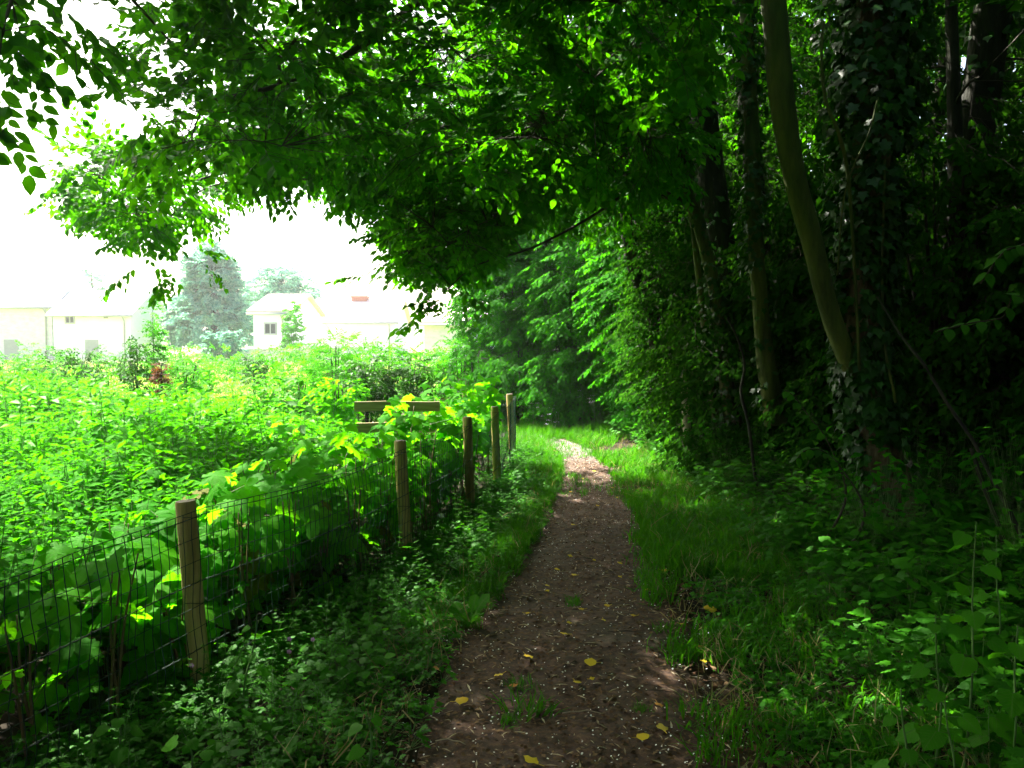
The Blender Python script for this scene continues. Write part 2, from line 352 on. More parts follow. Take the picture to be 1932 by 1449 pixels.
def spray(leaf, n=18, L=.34, ll=.075, droop=.45, spread=1.0, side=2):
    """one leafy twig: leaves alternate in a loose plane and hang a little; twig along +Y"""
    a = Acc(); pts = []
    a.tube([(0, 0, 0), (.01, L * .5, .01), (0, L, -.04 * L * 3)], [.0028, .002, .001], 3, 1, False)
    for i in range(n):
        t = (i + 1) / n
        pts.append((np.array([0, L * t, -.12 * L * t * t]), 1 if i % 2 else -1, t))
    for s in range(side):
        b0 = L * rng.uniform(.15, .55); sg = 1 if s % 2 else -1
        e = np.array([sg * L * .42, b0 + L * .34, -.06])
        a.tube([(0, b0, 0), e], [.0018, .001], 3, 1, False)
        for i in range(max(3, n // 3)):
            t = (i + 1) / max(3, n // 3); pts.append((np.array([0, b0, 0]) * (1 - t) + e * t, 1 if i % 2 else -1, t))
    P = np.array([p for p, _, _ in pts]); sg = np.array([s for _, s, _ in pts]); tt = np.array([t for _, _, t in pts])
    n_ = len(P)
    d = np.stack([sg * rng.uniform(.5, 1.1, n_) * spread, rng.uniform(.3, .9, n_) + tt * .4, -droop * rng.uniform(.2, 1.6, n_)], -1)
    nn = np.stack([rng.normal(0, .35, n_), rng.normal(0, .35, n_), np.ones(n_)], -1)
    s = ll * rng.uniform(.65, 1.15, n_)
    a.scatter(leaf, P + unit(d) * (ll * .15), frame(d, nn), s, rnd=rng.random(n_))
    return a.tpl()

def put_sprays(acc, tpls, P, D, Nn, S=1.0):
    P = np.asarray(P); k = rng.integers(0, len(tpls), len(P)); S = np.broadcast_to(S, (len(P),))
    for i, t in enumerate(tpls):
        q = k == i
        if q.any(): acc.scatter(t, P[q], frame(D[q], Nn[q]), S[q])

def smooth_path(pts, n=14):
    """Catmull-Rom through the points (any number of columns)"""
    P = np.asarray(pts, float); Q = np.concatenate([[2 * P[0] - P[1]], P, [2 * P[-1] - P[-2]]]); out = []
    m = max(2, int(math.ceil(n / (len(P) - 1))))
    for i in range(len(P) - 1):
        p0, p1, p2, p3 = Q[i:i + 4]
        for t in np.arange(m) / m:
            out.append(.5 * ((2 * p1) + (-p0 + p2) * t + (2 * p0 - 5 * p1 + 4 * p2 - p3) * t * t + (-p0 + 3 * p1 - 3 * p2 + p3) * t ** 3))
    out.append(P[-1]); return np.array(out)

def grow(acc, skel, T, cell=.9, mat=1, r0=.018, twig=.0035):
    """branches from a skeleton (n,4: xyz r) out to every target point"""
    skel = np.asarray(skel, float)
    key = np.floor((T + rng.uniform(0, cell, 3)) / cell).astype(int)
    _, inv = np.unique(key, axis=0, return_inverse=True); inv = inv.ravel()
    cen = np.array([T[inv == i].mean(0) for i in range(inv.max() + 1)])
    d0 = np.array([np.min(((skel[:, :3] - c) ** 2).sum(1)) for c in cen])
    for i in np.argsort(d0):
        c = cen[i]; dd = ((skel[:, :3] - c) ** 2).sum(1) * (1 + .6 * (skel[:, 2] > c[2] + .5))
        j = int(np.argmin(dd)); a = skel[j, :3]; L = math.sqrt(dd[j])
        if L < .08: continue
        mid = (a + c) / 2 + np.array([0, 0, .12 * L]) + rng.normal(0, .06, 3) * L
        t = np.linspace(0, 1, 6)[:, None]
        P = a * (1 - t) ** 2 + 2 * mid * t * (1 - t) + c * t * t
        ra = min(skel[j, 3] * .75, r0 * (.5 + .5 * L)); R = np.linspace(ra, max(.004, ra * .4), 6)
        acc.tube(P, R, 5, mat, False)
        skel = np.concatenate([skel, np.column_stack([P[1:], R[1:]])])
    J = np.array([int(np.argmin(((skel[:, :3] - p) ** 2).sum(1))) for p in T])
    A = skel[J, :3]; ok = np.linalg.norm(A - T, axis=1) > .03
    prisms(acc, A[ok], T[ok], twig, mat)
    return skel, A

# ------------------------------------------------------------------ setting: ground and path
def axis_pts(lo, hi, step, far, grow_=1.18):
    a = list(np.arange(lo, hi, step)); s = step
    while a[-1] < far: s *= grow_; a.append(a[-1] + s)
    b = []; s = step; x = lo
    while x > -far: s *= grow_; x -= s; b.append(x)
    return np.array(b[::-1] + a)
gx = axis_pts(-7, 7, .10, 420); gy = axis_pts(-4, 19, .11, 420)
X, Y = np.meshgrid(gx, gy); Z = height(X, Y) - .035 * (np.abs(X - pathx(Y)) < pathw(Y) + .10) * (Y < 16.4) * (Y > -8)
a = Acc(); nx = len(gx); idx = np.arange(len(gy) - 1)[:, None] * nx + np.arange(nx - 1)[None]
q = np.stack([idx, idx + 1, idx + nx + 1, idx + nx], -1).reshape(-1, 4)
a.raw(np.stack([X, Y, Z], -1).reshape(-1, 3), q.ravel(), np.full(len(q), 4), np.zeros(len(q), int), np.zeros((X.size, 2)), np.zeros(len(q)))
def ground_mat():
    m, nt, out = newmat('soil_and_meadow')
    tc = N(nt, 'ShaderNodeTexCoord'); nz = N(nt, 'ShaderNodeTexNoise'); nz.inputs['Scale'].default_value = 3.0; nz.inputs['Detail'].default_value = 8
    nt.links.new(tc.outputs['Object'], nz.inputs['Vector'])
    soil = ramp(nt, nz.outputs['Fac'], [(.3, G(.012, .010, .006)), (.55, G(.030, .022, .012)), (.75, G(.035, .045, .012))])
    mead = ramp(nt, nz.outputs['Fac'], [(.3, G(.16, .26, .04)), (.55, G(.28, .36, .09)), (.75, G(.42, .42, .2))])
    sx = N(nt, 'ShaderNodeSeparateXYZ'); nt.links.new(tc.outputs['Object'], sx.inputs[0])
    mr = N(nt, 'ShaderNodeMapRange'); mr.inputs['From Min'].default_value = 17; mr.inputs['From Max'].default_value = 24; nt.links.new(sx.outputs[1], mr.inputs[0])
    mx = N(nt, 'ShaderNodeMapRange'); mx.inputs['From Min'].default_value = 1; mx.inputs['From Max'].default_value = -3; nt.links.new(sx.outputs[0], mx.inputs[0])
    mu = N(nt, 'ShaderNodeMath', operation='MULTIPLY'); nt.links.new(mr.outputs[0], mu.inputs[0]); nt.links.new(mx.outputs[0], mu.inputs[1])
    c = N(nt, 'ShaderNodeMix', data_type='RGBA'); nt.links.new(mu.outputs[0], c.inputs['Factor']); nt.links.new(soil.outputs[0], c.inputs['A']); nt.links.new(mead.outputs[0], c.inputs['B'])
    p = N(nt, 'ShaderNodeBsdfPrincipled'); p.inputs['Roughness'].default_value = .95; p.inputs['Specular IOR Level'].default_value = .1
    nt.links.new(c.outputs['Result'], p.inputs['Base Color']); nt.links.new(p.outputs[0], out.inputs[0]); return m
tag(a.build('ground', ground_mat()), kind='structure')

def path_mat():
    m, nt, out = newmat('trodden_earth')
    tc = N(nt, 'ShaderNodeTexCoord')
    n1 = N(nt, 'ShaderNodeTexNoise'); n1.inputs['Scale'].default_value = 26; n1.inputs['Detail'].default_value = 9; n1.inputs['Roughness'].default_value = .75
    n2 = N(nt, 'ShaderNodeTexNoise'); n2.inputs['Scale'].default_value = 1.3; n2.inputs['Detail'].default_value = 4
    for n in (n1, n2): nt.links.new(tc.outputs['Object'], n.inputs['Vector'])
    fine = ramp(nt, n1.outputs['Fac'], [(.30, G(.011, .0055, .0026)), (.48, G(.044, .0215, .0095)), (.60, G(.088, .045, .021)), (.72, G(.19, .115, .06))])
    grey = ramp(nt, n1.outputs['Fac'], [(.30, G(.026, .018, .011)), (.55, G(.066, .048, .030)), (.72, G(.16, .122, .08))])
    gm = ramp(nt, n2.outputs['Fac'], [(.52, G(0, 0, 0)), (.66, G(.8, .8, .8))])
    sx = N(nt, 'ShaderNodeSeparateXYZ'); nt.links.new(tc.outputs['Object'], sx.inputs[0])
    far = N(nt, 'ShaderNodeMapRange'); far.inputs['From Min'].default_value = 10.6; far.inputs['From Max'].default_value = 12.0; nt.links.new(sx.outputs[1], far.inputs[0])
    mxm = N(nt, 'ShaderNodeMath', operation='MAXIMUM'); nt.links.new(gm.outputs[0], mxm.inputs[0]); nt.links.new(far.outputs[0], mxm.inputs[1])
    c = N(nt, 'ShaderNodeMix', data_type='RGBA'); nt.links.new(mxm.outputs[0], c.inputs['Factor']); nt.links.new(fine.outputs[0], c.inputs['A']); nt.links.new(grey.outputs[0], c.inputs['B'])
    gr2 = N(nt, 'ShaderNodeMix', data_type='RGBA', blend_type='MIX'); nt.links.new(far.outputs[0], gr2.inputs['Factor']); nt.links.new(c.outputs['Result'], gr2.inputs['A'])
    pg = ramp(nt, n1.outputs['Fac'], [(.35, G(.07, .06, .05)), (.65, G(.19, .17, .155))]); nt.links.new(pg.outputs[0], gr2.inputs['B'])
    p = N(nt, 'ShaderNodeBsdfPrincipled'); p.inputs['Roughness'].default_value = .8; p.inputs['Specular IOR Level'].default_value = .3
    nt.links.new(gr2.outputs['Result'], p.inputs['Base Color'])
    b = N(nt, 'ShaderNodeBump'); b.inputs['Strength'].default_value = .8; b.inputs['Distance'].default_value = .012; nt.links.new(n1.outputs['Fac'], b.inputs['Height']); nt.links.new(b.outputs[0], p.inputs['Normal'])
    nt.links.new(p.outputs[0], out.inputs[0]); return m
yy = np.concatenate([np.arange(-7, 2.2, .12), np.arange(2.2, 8, .016), np.arange(8, 16.4, .03)]); ss = np.linspace(-1, 1, 90)
Yp = yy[:, None] + 0 * ss[None]
edge = 1 + .55 * (fbm(np.stack([Yp * 1.7, np.sign(ss)[None] * 5 + 0 * Yp], -1), 31) - .5)
Xp = pathx(Yp) + ss[None] * (pathw(Yp) + .04) * edge
rel = (fbm(np.stack([Xp * 9, Yp * 9], -1), 41, 4) - .5) * .03 + (vnoise(np.stack([Xp * 60, Yp * 60], -1), 43) - .5) * .006
Zp = height(Xp, Yp) + .006 + rel * (1 - .6 * np.abs(ss)[None]) - .03 * np.abs(ss)[None] ** 8
a = Acc(); nx = len(ss); idx = np.arange(len(yy) - 1)[:, None] * nx + np.arange(nx - 1)[None]
q = np.stack([idx, idx + 1, idx + nx + 1, idx + nx], -1).reshape(-1, 4)
a.raw(np.stack([Xp, Yp, Zp], -1).reshape(-1, 3), q.ravel(), np.full(len(q), 4), np.zeros(len(q), int), np.zeros((Xp.size, 2)), np.zeros(len(q)))
tag(a.build('path', path_mat()), kind='structure')

def gpos(n, ylo, yhi, f, yp=1.0):
    """n random ground points between ylo and yhi with x given by f(y, u)"""
    y = ylo + (yhi - ylo) * rng.random(n) ** yp; x = f(y, rng.random(n))
    return np.stack([x, y, height(x, y)], -1)

# ------------------------------------------------------------------ small litter on the path (uncountable)
a = Acc(); n = 16000
P = gpos(n, 2.3, 13.5, lambda y, u: pathx(y) + (u * 2 - 1) * (pathw(y) + .22), 1.5); P[:, 2] += .013
d = rdirs(n, -.25, .25); s = rng.uniform(.006, .03, n)
a.scatter(OVL, P, frame(d, np.stack([rng.normal(0, .4, n), rng.normal(0, .4, n), np.ones(n)], -1)), s, mat=0)
k = rng.choice(n, 2600, False); a.scatter(NARROW, P[k] + [0, 0, .004], frame(d[k], [0, 0, 1.0]), s[k] * 2.2, mat=1)
n = 2200; P = gpos(n, 2.1, 9, lambda y, u: pathx(y) + pathw(y) + 1.5 * u ** 1.4 - .05, 1.4); P[:, 2] += .015
a.scatter(OVM, P, frame(rdirs(n, -.3, .3), np.stack([rng.normal(0, .5, n), rng.normal(0, .5, n), np.ones(n)], -1)), rng.uniform(.02, .055, n), mat=0)
tag(a.build('leaf_litter', [M['dead'], M['pale']]), 'crumbled brown leaf litter and chips strewn along the dirt path', 'leaf litter', kind='stuff')
a = Acc(); n = 2600
P = gpos(n, 2.3, 12.5, lambda y, u: pathx(y) + np.where(u < .85, u / .85 * 2 - 1, (u - .85) / .15 * 2 - .6) * (pathw(y) + .1), 1.3); P[:, 2] += .016
a.scatter(ROUND, P, frame(rdirs(n, -.2, .2), np.stack([rng.normal(0, .5, n), rng.normal(0, .5, n), np.ones(n)], -1)), rng.uniform(.005, .0105, n), mat=0)
tag(a.build('fallen_petals', [M['white']]), 'tiny white fallen petals sprinkled over the dark path', 'petals', kind='stuff')

# fallen leaves one could pick up, and twigs
def ground_leaf(px, py, size, tpl, mat, rot, tilt, label, group=None):
    yv = EYE * F / (py - 648.0)
    for _ in range(4):
        p = at(px, py, yv); h = float(height(p[0], p[1])) + .02; yv = yv * (EYE - h) / max(.2, EYE - p[2]) if abs(p[2] - h) > .002 else yv
    p = at(px, py, yv); p[2] = float(height(p[0], p[1])) + .03
    a = Acc(); a.scatter(tpl, [[0, 0, 0]], frame([[math.cos(rot), math.sin(rot), .12]], [[.25 * math.sin(tilt), .25 * math.cos(tilt), 1]]), size * .82, rnd=(px * 7 % 10) / 10)
    a.tube([(0, 0, 0), (-.35 * size * math.cos(rot), -.35 * size * math.sin(rot), .004)], .0012, 3, 0, False)
    o = a.build('fallen_leaf', [mat]); o.location = [float(c) for c in p]
    tag(o, label, 'fallen leaf', group); return o
big = [(1352, 1152, .075, 'squarish bright yellow leaf lying on the grass at the right path edge'), (1862, 1338, .095, 'large torn yellow leaf among the heart shaped leaves at lower right'),
       (1572, 1075, .062, 'yellow leaf resting on herbs below the ivy covered trunk'), (992, 1238, .062, 'crumpled yellow leaf in the middle of the path above the orange bits'),
       (1125, 1254, .058, 'yellow leaf with curled edges right of the path centre'), (1254, 1384, .058, 'pale yellow leaf near the grey bare patch of the path'),
       (1202, 1396, .05, 'small yellow leaf left of the pale one near the bare patch'), (1015, 1446, .07, 'yellow leaf cut by the bottom edge of the view'),
       (860, 1327, .055, 'yellow leaf at the left verge beside low herbs'), (948, 1274, .05, 'bright yellow leaf left of the path centre'),
       (1072, 1200, .045, 'small pale yellow leaf beside a straw'), (1248, 1078, .05, 'yellow leaf at right edge of the dark path further up')]
for i, (px, py, s, lb) in enumerate(big):
    ground_leaf(px, py, s * 1.35, KITE if i % 2 else ROUND, M['yellow'], rng.uniform(0, 6.28), rng.uniform(0, 6.28), lb, 'yellow leaves fallen on the path')
for i, (px, py, lb) in enumerate([(1404, 1295, 'rusty orange leaf in the grass right of the path'), (1330, 1222, 'orange leaf on the right grass edge below the squarish yellow one'), (828, 1268, 'orange brown leaf on the left side of the path'),
                                  (960, 1298, 'pinkish orange curled leaf near the middle of the path'), (1240, 1330, 'pale orange leaf beside a bent twig'), (1480, 1388, 'long pale orange leaf on bare soil at lower right')]):
    ground_leaf(px, py, .065, KITE, M['orange'], rng.uniform(0, 6.28), 1.0, lb, 'orange leaves on the path')
for px, py in [(1085, 993), (1075, 1052), (1088, 1088), (1120, 1060), (1172, 1064), (1052, 1078), (1035, 1108), (1030, 1118), (1103, 1152), (1138, 1171), (1075, 1180), (990, 1160), (1085, 1288), (1112, 1285), (1228, 1035),
               (1165, 940), (1160, 922), (1215, 960), (1130, 955), (1080, 930), (1100, 905), (1124, 890), (1090, 880), (1200, 925), (1172, 1090), (1282, 1180), (1335, 1252), (1218, 1116), (1150, 1145), (1200, 1165)]:
    ground_leaf(px, py, rng.uniform(.035, .06), ROUND if rng.random() < .5 else KITE, M['yellow'], rng.uniform(0, 6.28), 2.0, 'small yellow leaf lying on the dark path', 'small yellow leaves along the path')
for i, (px, py, L, ang, lb) in enumerate([(1090, 1167, .16, .05, 'straight pale straw lying across the path'), (1158, 1122, .12, -.6, 'short pale stick slanting on the path'), (1100, 1365, .18, .02, 'pale straw on the near part of the path'),
        (1180, 1207, .2, -.15, 'dark thin twig on the right half of the path'), (1075, 1270, .14, 1.0, 'bent dark twig near the path centre'), (795, 1420, .14, -.9, 'thick short stick at the lower left of the path'),
        (935, 1350, .13, .9, 'grey twig on the left half of the path'), (1370, 1305, .22, -.12, 'grey twig lying in the right grass edge'), (1245, 1322, .13, -.2, 'thin bent twig beside an orange leaf'), (1330, 1372, .16, -.2, 'pale split stick at the right edge of the bare patch'),
        (850, 1422, .13, -.3, 'short pale stick near the bottom edge of the path'), (1100, 1062, .14, .03, 'thin twig across the path further up')]):
    yv = EYE * F / (py - 648.0); p = at(px, py, yv); p[2] = float(height(p[0], p[1])) + .02
    a = Acc(); r = .0045 if 'thick' in lb else .0028
    t = np.linspace(-.5, .5, 6); P = np.stack([t * L * math.cos(ang), t * L * math.sin(ang), .004 * np.cos(t * 5) + rng.normal(0, .002, 6)], -1); P[:, 1] += rng.normal(0, .004, 6)
    a.tube(P, np.linspace(r, r * .6, 6), 5, 0)
    o = a.build('twig', [M['dry'] if 'pale' in lb else M['twig']]); o.location = [float(c) for c in p]; tag(o, lb, 'twig', 'twigs on the path')

# ------------------------------------------------------------------ fence
fence = thing('wire_fence', (-1.476, 3.66, 0), 'green welded wire mesh fence on round wooden posts beside the path', 'fence')
posts = [(-2.9, -.8, .84, 0), (-2.15, 1.4, .84, 0), (-1.476, 3.66, .85, 1), (-.795, 5.85, .85, 1), (-.41, 7.66, .85, 1), (-.18, 9.2, .85, 1), (.0, 11.3, .86, 1), (-.75, 12.7, .85, 1), (-2.3, 13.7, .85, 1)]
for i, (x, y, h, v) in enumerate(posts):
    a = Acc(); lean = [(-.05, 0), (0, 0), (-.055, .0), (-.05, .02), (-.03, 0), (-.03, 0), (-.05, 0), (0, .02), (0, 0)][i]
    z = float(height(x, y)); h = .90 + .012 * math.sin(i * 2.1) - z; hh = np.array([-.25, 0, .2, .45, .66, h - .012, h])
    P = np.stack([x + lean[0] * (hh / h - .25), y + lean[1] * hh / h, z + hh], -1)
    a.tube(P, np.array([.047, .047, .0465, .046, .0455, .045, .042]), 18, 0, False, .05)
    k = 18; V = np.concatenate([a.v[0][-k:] + [0, 0, .0005], [P[-1] + [0, 0, .002]]])
    a.add(V, [(j, (j + 1) % k, k) for j in range(k)], 1)
    if i == 2:    # drying crack
        pass
    a.build('post', [M['post'], M['posttop']], fence)
# mesh follows the posts on the path side, top wire dips between them
pp = np.array([(p[0] + .056, p[1] - .018) for p in posts]); seg = np.concatenate([[0], np.cumsum(np.linalg.norm(np.diff(pp, axis=0), axis=1))])
fx = lambda s: np.stack([np.interp(s, seg, pp[:, 0]), np.interp(s, seg, pp[:, 1])], -1)
def fpt(s, lv):
    """fence surface point at length s, level lv 0..8 (about 10 cm apart)"""
    s = np.asarray(s, float); b = fx(s); z0 = height(b[..., 0], b[..., 1])
    u = np.mod(np.interp(s, seg, np.arange(len(seg))), 1)
    dip = -.035 * np.sin(PI * u) * (.6 + .8 * vnoise(np.stack([s * .7, 0 * s], -1), 3))
    bulge = .02 * (vnoise(np.stack([s * 2.2, lv * .6 + 0 * s], -1), 8) - .5) * 2 * np.sin(PI * np.clip(u, .04, .96)) ** .5
    z = .862 - (8.25 - lv) * .1035 + dip * (lv / 8) + .012 * (vnoise(np.stack([s * 3.5, lv * 3.1 + 0 * s], -1), 6) - .5)
    return np.stack([b[..., 0] + bulge, b[..., 1] + .3 * bulge, z], -1)
a = Acc(); s0, s1 = 2.0, seg[-1]
sv = np.arange(s0, s1, .05)
lv = np.arange(0, 8.4, 1.0)
for l in range(9):
    P = fpt(np.arange(s0, s1, .05), float(l) if l < 8 else 8.0)
    a.tube(P, .0022 if l in (8,) else .0016, 4, 0, False)
P = fpt(np.arange(s0, s1, .05), 8.25); a.tube(P, .0018, 4, 0, False)
for l in (2, 5):   # crimped tension wires
    P = fpt(np.arange(s0, s1, .025), l + .02); P[::2, 2] += .004; a.tube(P, .0018, 3, 0, False)
for s in sv:
    s_ = s + rng.normal(0, .003); P = np.concatenate([fpt(np.array([s_ + .006 * math.sin(q * 1.7 + s)]), float(q)) for q in np.linspace(0, 8.25, 10)])
    a.tube(P, .0021, 3, 0, False)
a.build('wire_mesh', [M['wire']], fence)
for i, (x, y, h, v) in enumerate(posts[1:8]):
    for zz in (.82, .42):
        a = Acc(); t = np.linspace(0, 2 * PI, 13); z = float(height(x, y))
        a.tube(np.stack([x + .05 * np.cos(t) - .02 + .03 * (.9 - zz), y + .05 * np.sin(t), zz + .004 * np.sin(3 * t)], -1), .0016, 4, 0, False)
        a.build('tie_wire', [M['wire']], fence)

# ------------------------------------------------------------------ wooden rails behind the fence
p0 = at(735, 765, 8.0)
rf = thing('rail_fence', (p0[0], 8.0, 0), 'short weathered plank rail fence behind the maple leaves', 'fence')
def plank(x0, x1, z, w=.098):
    a = Acc(); n = 12; xs = np.linspace(x0, x1, n)
    V = []
    for x in xs:
        dz = .004 * math.sin(x * 9); V += [(x, 7.955, z - w / 2 + dz), (x, 7.955, z + w / 2 + dz), (x, 7.985, z + w / 2 + dz), (x, 7.985, z - w / 2 + dz)]
    f = [(4 * i + j, 4 * i + (j + 1) % 4, 4 * i + 4 + (j + 1) % 4, 4 * i + 4 + j) for i in range(n - 1) for j in range(4)] + [(3, 2, 1, 0), (4 * n - 4, 4 * n - 3, 4 * n - 2, 4 * n - 1)]
    a.add(np.array(V), f, 0); return a
zt = at(735, 766, 8.0)[2]; zb = at(735, 806, 8.0)[2]
xl = at(670, 766, 8.0)[0]; xr = at(830, 766, 8.0)[0]
plank(xl, xr, zt).build('rail', [M['rail']], rf, smooth=False); plank(xl + .02, xr, zb).build('rail', [M['rail']], rf, smooth=False)
a = Acc(); a.box(-.045, 7.99, -.2, .045, 8.08, zt + .02, 0, 0, (p0[0], 0, 0)); a.build('post', [M['post']], rf, smooth=False)
#PART2
# ------------------------------------------------------------------ projection helpers for placing leaf sprays
def proj(P):
    P = np.asarray(P, float); dz = P[..., 2] - EYE
    dep = P[..., 1] * CP - dz * SP; up = P[..., 1] * SP + dz * CP
    return CX + F * P[..., 0] / np.maximum(dep, .05), CY - F * up / np.maximum(dep, .05), dep

def inpoly(x, y, poly):
    poly = np.asarray(poly, float); r = np.zeros(len(x), bool); n = len(poly)
    for i in range(n):
        x0, y0 = poly[i]; x1, y1 = poly[(i + 1) % n]
        c = ((y0 > y) != (y1 > y)) & (x < (x1 - x0) * (y - y0) / (y1 - y0 + 1e-9) + x0); r ^= c
    return r

def poly_pts(poly, n, dlo, dhi, seed=1, thr=.0, sc_=70.0):
    """points in the volume behind an outline, between two distances, thinned by clumpy noise"""
    poly = np.asarray(poly, float); lo, hi = poly.min(0), poly.max(0); out = []
    while len(out) < n:
        q = rng.uniform(lo, hi, (n * 3, 2)); q = q[inpoly(q[:, 0], q[:, 1], poly)]
        d = rng.uniform(dlo, dhi, len(q))
        p = at(q[:, 0], q[:, 1], d)
        p = p[vnoise(p * 2.2, seed) > thr]
        out = list(out) + list(p)
    return np.array(out[:n])

def ell_pts(c, r, n, shell=.0):
    d = rdirs(n); t = (shell ** 3 + (1 - shell ** 3) * rng.random(n)) ** (1 / 3)
    return np.asarray(c) + d * t[:, None] * np.asarray(r)

SPR_C = [spray(OV, 15, .36, .074, .4, 1.0, 3) for _ in range(6)]
SPR_H = [spray(OVM, 16, .42, .085, .5, 1.0, 3) for _ in range(6)]
SPR_HL = [spray(OVL, 16, .45, .095, .5, 1.0, 3) for _ in range(5)]
SPR_B = [spray(OVL, 16, .6, .135, .5) for _ in range(3)]

def spray_dirs(P, A, droop=.25, jit=.5):
    d = unit(P - A) + rng.normal(0, jit, P.shape); d[:, 2] = d[:, 2] * .5 - droop * rng.random(len(P)) * 2
    return unit(d), np.stack([rng.normal(0, .3, len(P)), rng.normal(0, .3, len(P)), np.ones(len(P))], -1)

def ivy_on(acc, path, n, thick=(.02, .10), size=(.055, .10), vis=None, leaf=None, side=None):
    """ivy leaves clothing a trunk: path rows are x y z r thickness-multiplier"""
    path = np.asarray(path); L = np.concatenate([[0], np.cumsum(np.linalg.norm(np.diff(path[:, :3], axis=0), axis=1))])
    s = rng.uniform(0, L[-1], n); Q = np.stack([np.interp(s, L, path[:, k]) for k in range(path.shape[1])], -1)
    az = rng.uniform(0, 2 * PI, n) if side is None else rng.normal(side, 1.1, n)
    o = np.stack([np.cos(az), np.sin(az), 0 * az], -1)
    th = Q[:, 4] if path.shape[1] > 4 else 1.0
    P = Q[:, :3] + o * (Q[:, 3:4] + (thick[0] + (thick[1] - thick[0]) * rng.random((n, 1)) ** 1.5) * np.reshape(th, (-1, 1)))
    clump = vnoise(P * 5, 77) > .30
    if vis is not None: clump &= vis(P)
    P, o = P[clump], o[clump]; m = len(P)
    d = np.stack([rng.normal(0, .55, m), rng.normal(0, .55, m), -1 + rng.normal(0, .4, m)], -1) + o * .35
    nn = o + rng.normal(0, .35, (m, 3)) + [0, 0, .35]
    acc.scatter(leaf or IVY, P, frame(d, nn), rng.uniform(size[0], size[1], m), rnd=rng.random(m))

# sky gaps at the far upper right
GAPS = [(1848, 95, 75, 65, .93), (1800, 200, 55, 45, .9), (1895, 140, 35, 50, .9), (1790, 330, 40, 40, .6), (1385, 190, 16, 60, .6), (1025, 75, 55, 50, .55), (1230, 60, 22, 60, .6), (1900, 330, 30, 40, .5)]
SUN_AZ, SUN_EL = math.radians(-44), math.radians(47)      # azimuth from +Y towards +X
SUN = np.array([math.sin(SUN_AZ) * math.cos(SUN_EL), math.cos(SUN_AZ) * math.cos(SUN_EL), math.sin(SUN_EL)])
def landing(P, z):
    return P - SUN * ((P[:, 2:3] - z) / SUN[2])
def open_fence(P):
    """leave the crown open where the sun reaches the young maples behind the fence"""
    L = landing(P, .8); e = L[:, 0] - fencex(L[:, 1])
    return P[~((e > -1.1) & (e < .12) & (L[:, 1] > 3.0) & (L[:, 1] < 6.6) & (rng.random(len(P)) < .85))]
def gapmask(P):
    x, y, d = proj(P); keep = np.ones(len(P), bool); u = rng.random(len(P))
    for gx_, gy_, rx, ry, pr in GAPS:
        keep &= ~((((x - gx_) / rx) ** 2 + ((y - gy_) / ry) ** 2 < 1) & (u < pr) & (d > 0))
    return keep

def make_tree(name, label, trunks, crown, mats=('bark', 'canopy'), sprays=None, ivy=0, cell=1.0, group=None, cat='tree', size=1.0, extra=None, droop=.25, cmat=None, ivy_vis=None, ivy_sides=8, ivy_kw=None):
    """trunks: list of (rows px,py,depth,r | world xyz r, material key, part name); crown: spray points"""
    b = np.asarray(trunks[0][0][0][:3]); base = (b[0], b[1], float(height(b[0], b[1])))
    t = thing(name, base, label, cat, group)
    skel = []
    for rows, mk, pn in trunks:
        sp = smooth_path(rows, 22); a = Acc(); a.tube(sp[:, :3], sp[:, 3], 14, 0, True, .22); a.build(pn, [M[mk]], t); skel.append(sp[:, :4])
    skel = np.concatenate(skel)
    if crown is not None and len(crown):
        a = Acc(); sk2 = skel[skel[:, 2] > 1.9] if (skel[:, 2] > 2.2).any() else skel
        if extra is not None:
            for rows in extra:
                sp = smooth_path(rows, 18); a.tube(sp[:, :3], sp[:, 3], 8, 1, False, .15); sk2 = np.concatenate([sk2, sp[:, :4]])
        _, A = grow(a, sk2, crown, cell)
        D, Nn = spray_dirs(crown, A, droop)
        put_sprays(a, sprays or SPR_C, crown, D, Nn, size * rng.uniform(.8, 1.2, len(crown)))
        a.build('crown', [M[mats[1]], M['twig']], t)
    if ivy:
        a = Acc()
        for rows, mk, pn in trunks[:1]:
            sp = smooth_path([list(r) for r in rows], 30)
            ivy_on(a, sp, ivy, vis=ivy_vis, **(ivy_kw or {}))
        a.build('ivy', [M['ivy'], M['twig']], t)
    return t

def W(px, py, d, r, *e): p = at(px, py, d); return (p[0], p[1], p[2], r, *e)

# ------------------------------------------------------------------ the big ivy clad tree and its pale leaning stem
CR_B = poly_pts([(270, 310), (235, 230), (240, 130), (290, 60), (240, -80), (260, -300), (500, -600), (1300, -700), (1350, 60), (1150, 300), (900, 310), (500, 300), (300, 330)], 1050, 4.4, 6.2, 3, .42)
CR_C = np.concatenate([poly_pts([(-90, -90), (95, -60), (125, 20), (95, 60), (50, 75), (-60, 50)], 24, 3.2, 4.0, 5), poly_pts([(-70, 130), (20, 160), (15, 215), (-60, 225)], 2, 3.1, 3.5, 5)])
CR_O = np.stack([rng.uniform(-1.6, 5.5, 1500), rng.uniform(-.5, 8.5, 1500), rng.uniform(4.6, 8.5, 1500)], -1); CR_O = CR_O[vnoise(CR_O * 1.1, 71) > .36]; CR_O = CR_O[gapmask(CR_O)]
CR_N = np.stack([rng.uniform(-4.6, 1.2, 1900), rng.uniform(-1, 5.2, 1900), rng.random(1900)], -1); CR_N[:, 2] = np.maximum(3.3, 2.1 + .52 * CR_N[:, 1]) + 2.0 * CR_N[:, 2]; _x, _y, _d = proj(CR_N); CR_N = CR_N[(_d < .3) | (_y < -90)]  # out-of-view crown sprays added overhead to shade the near verge
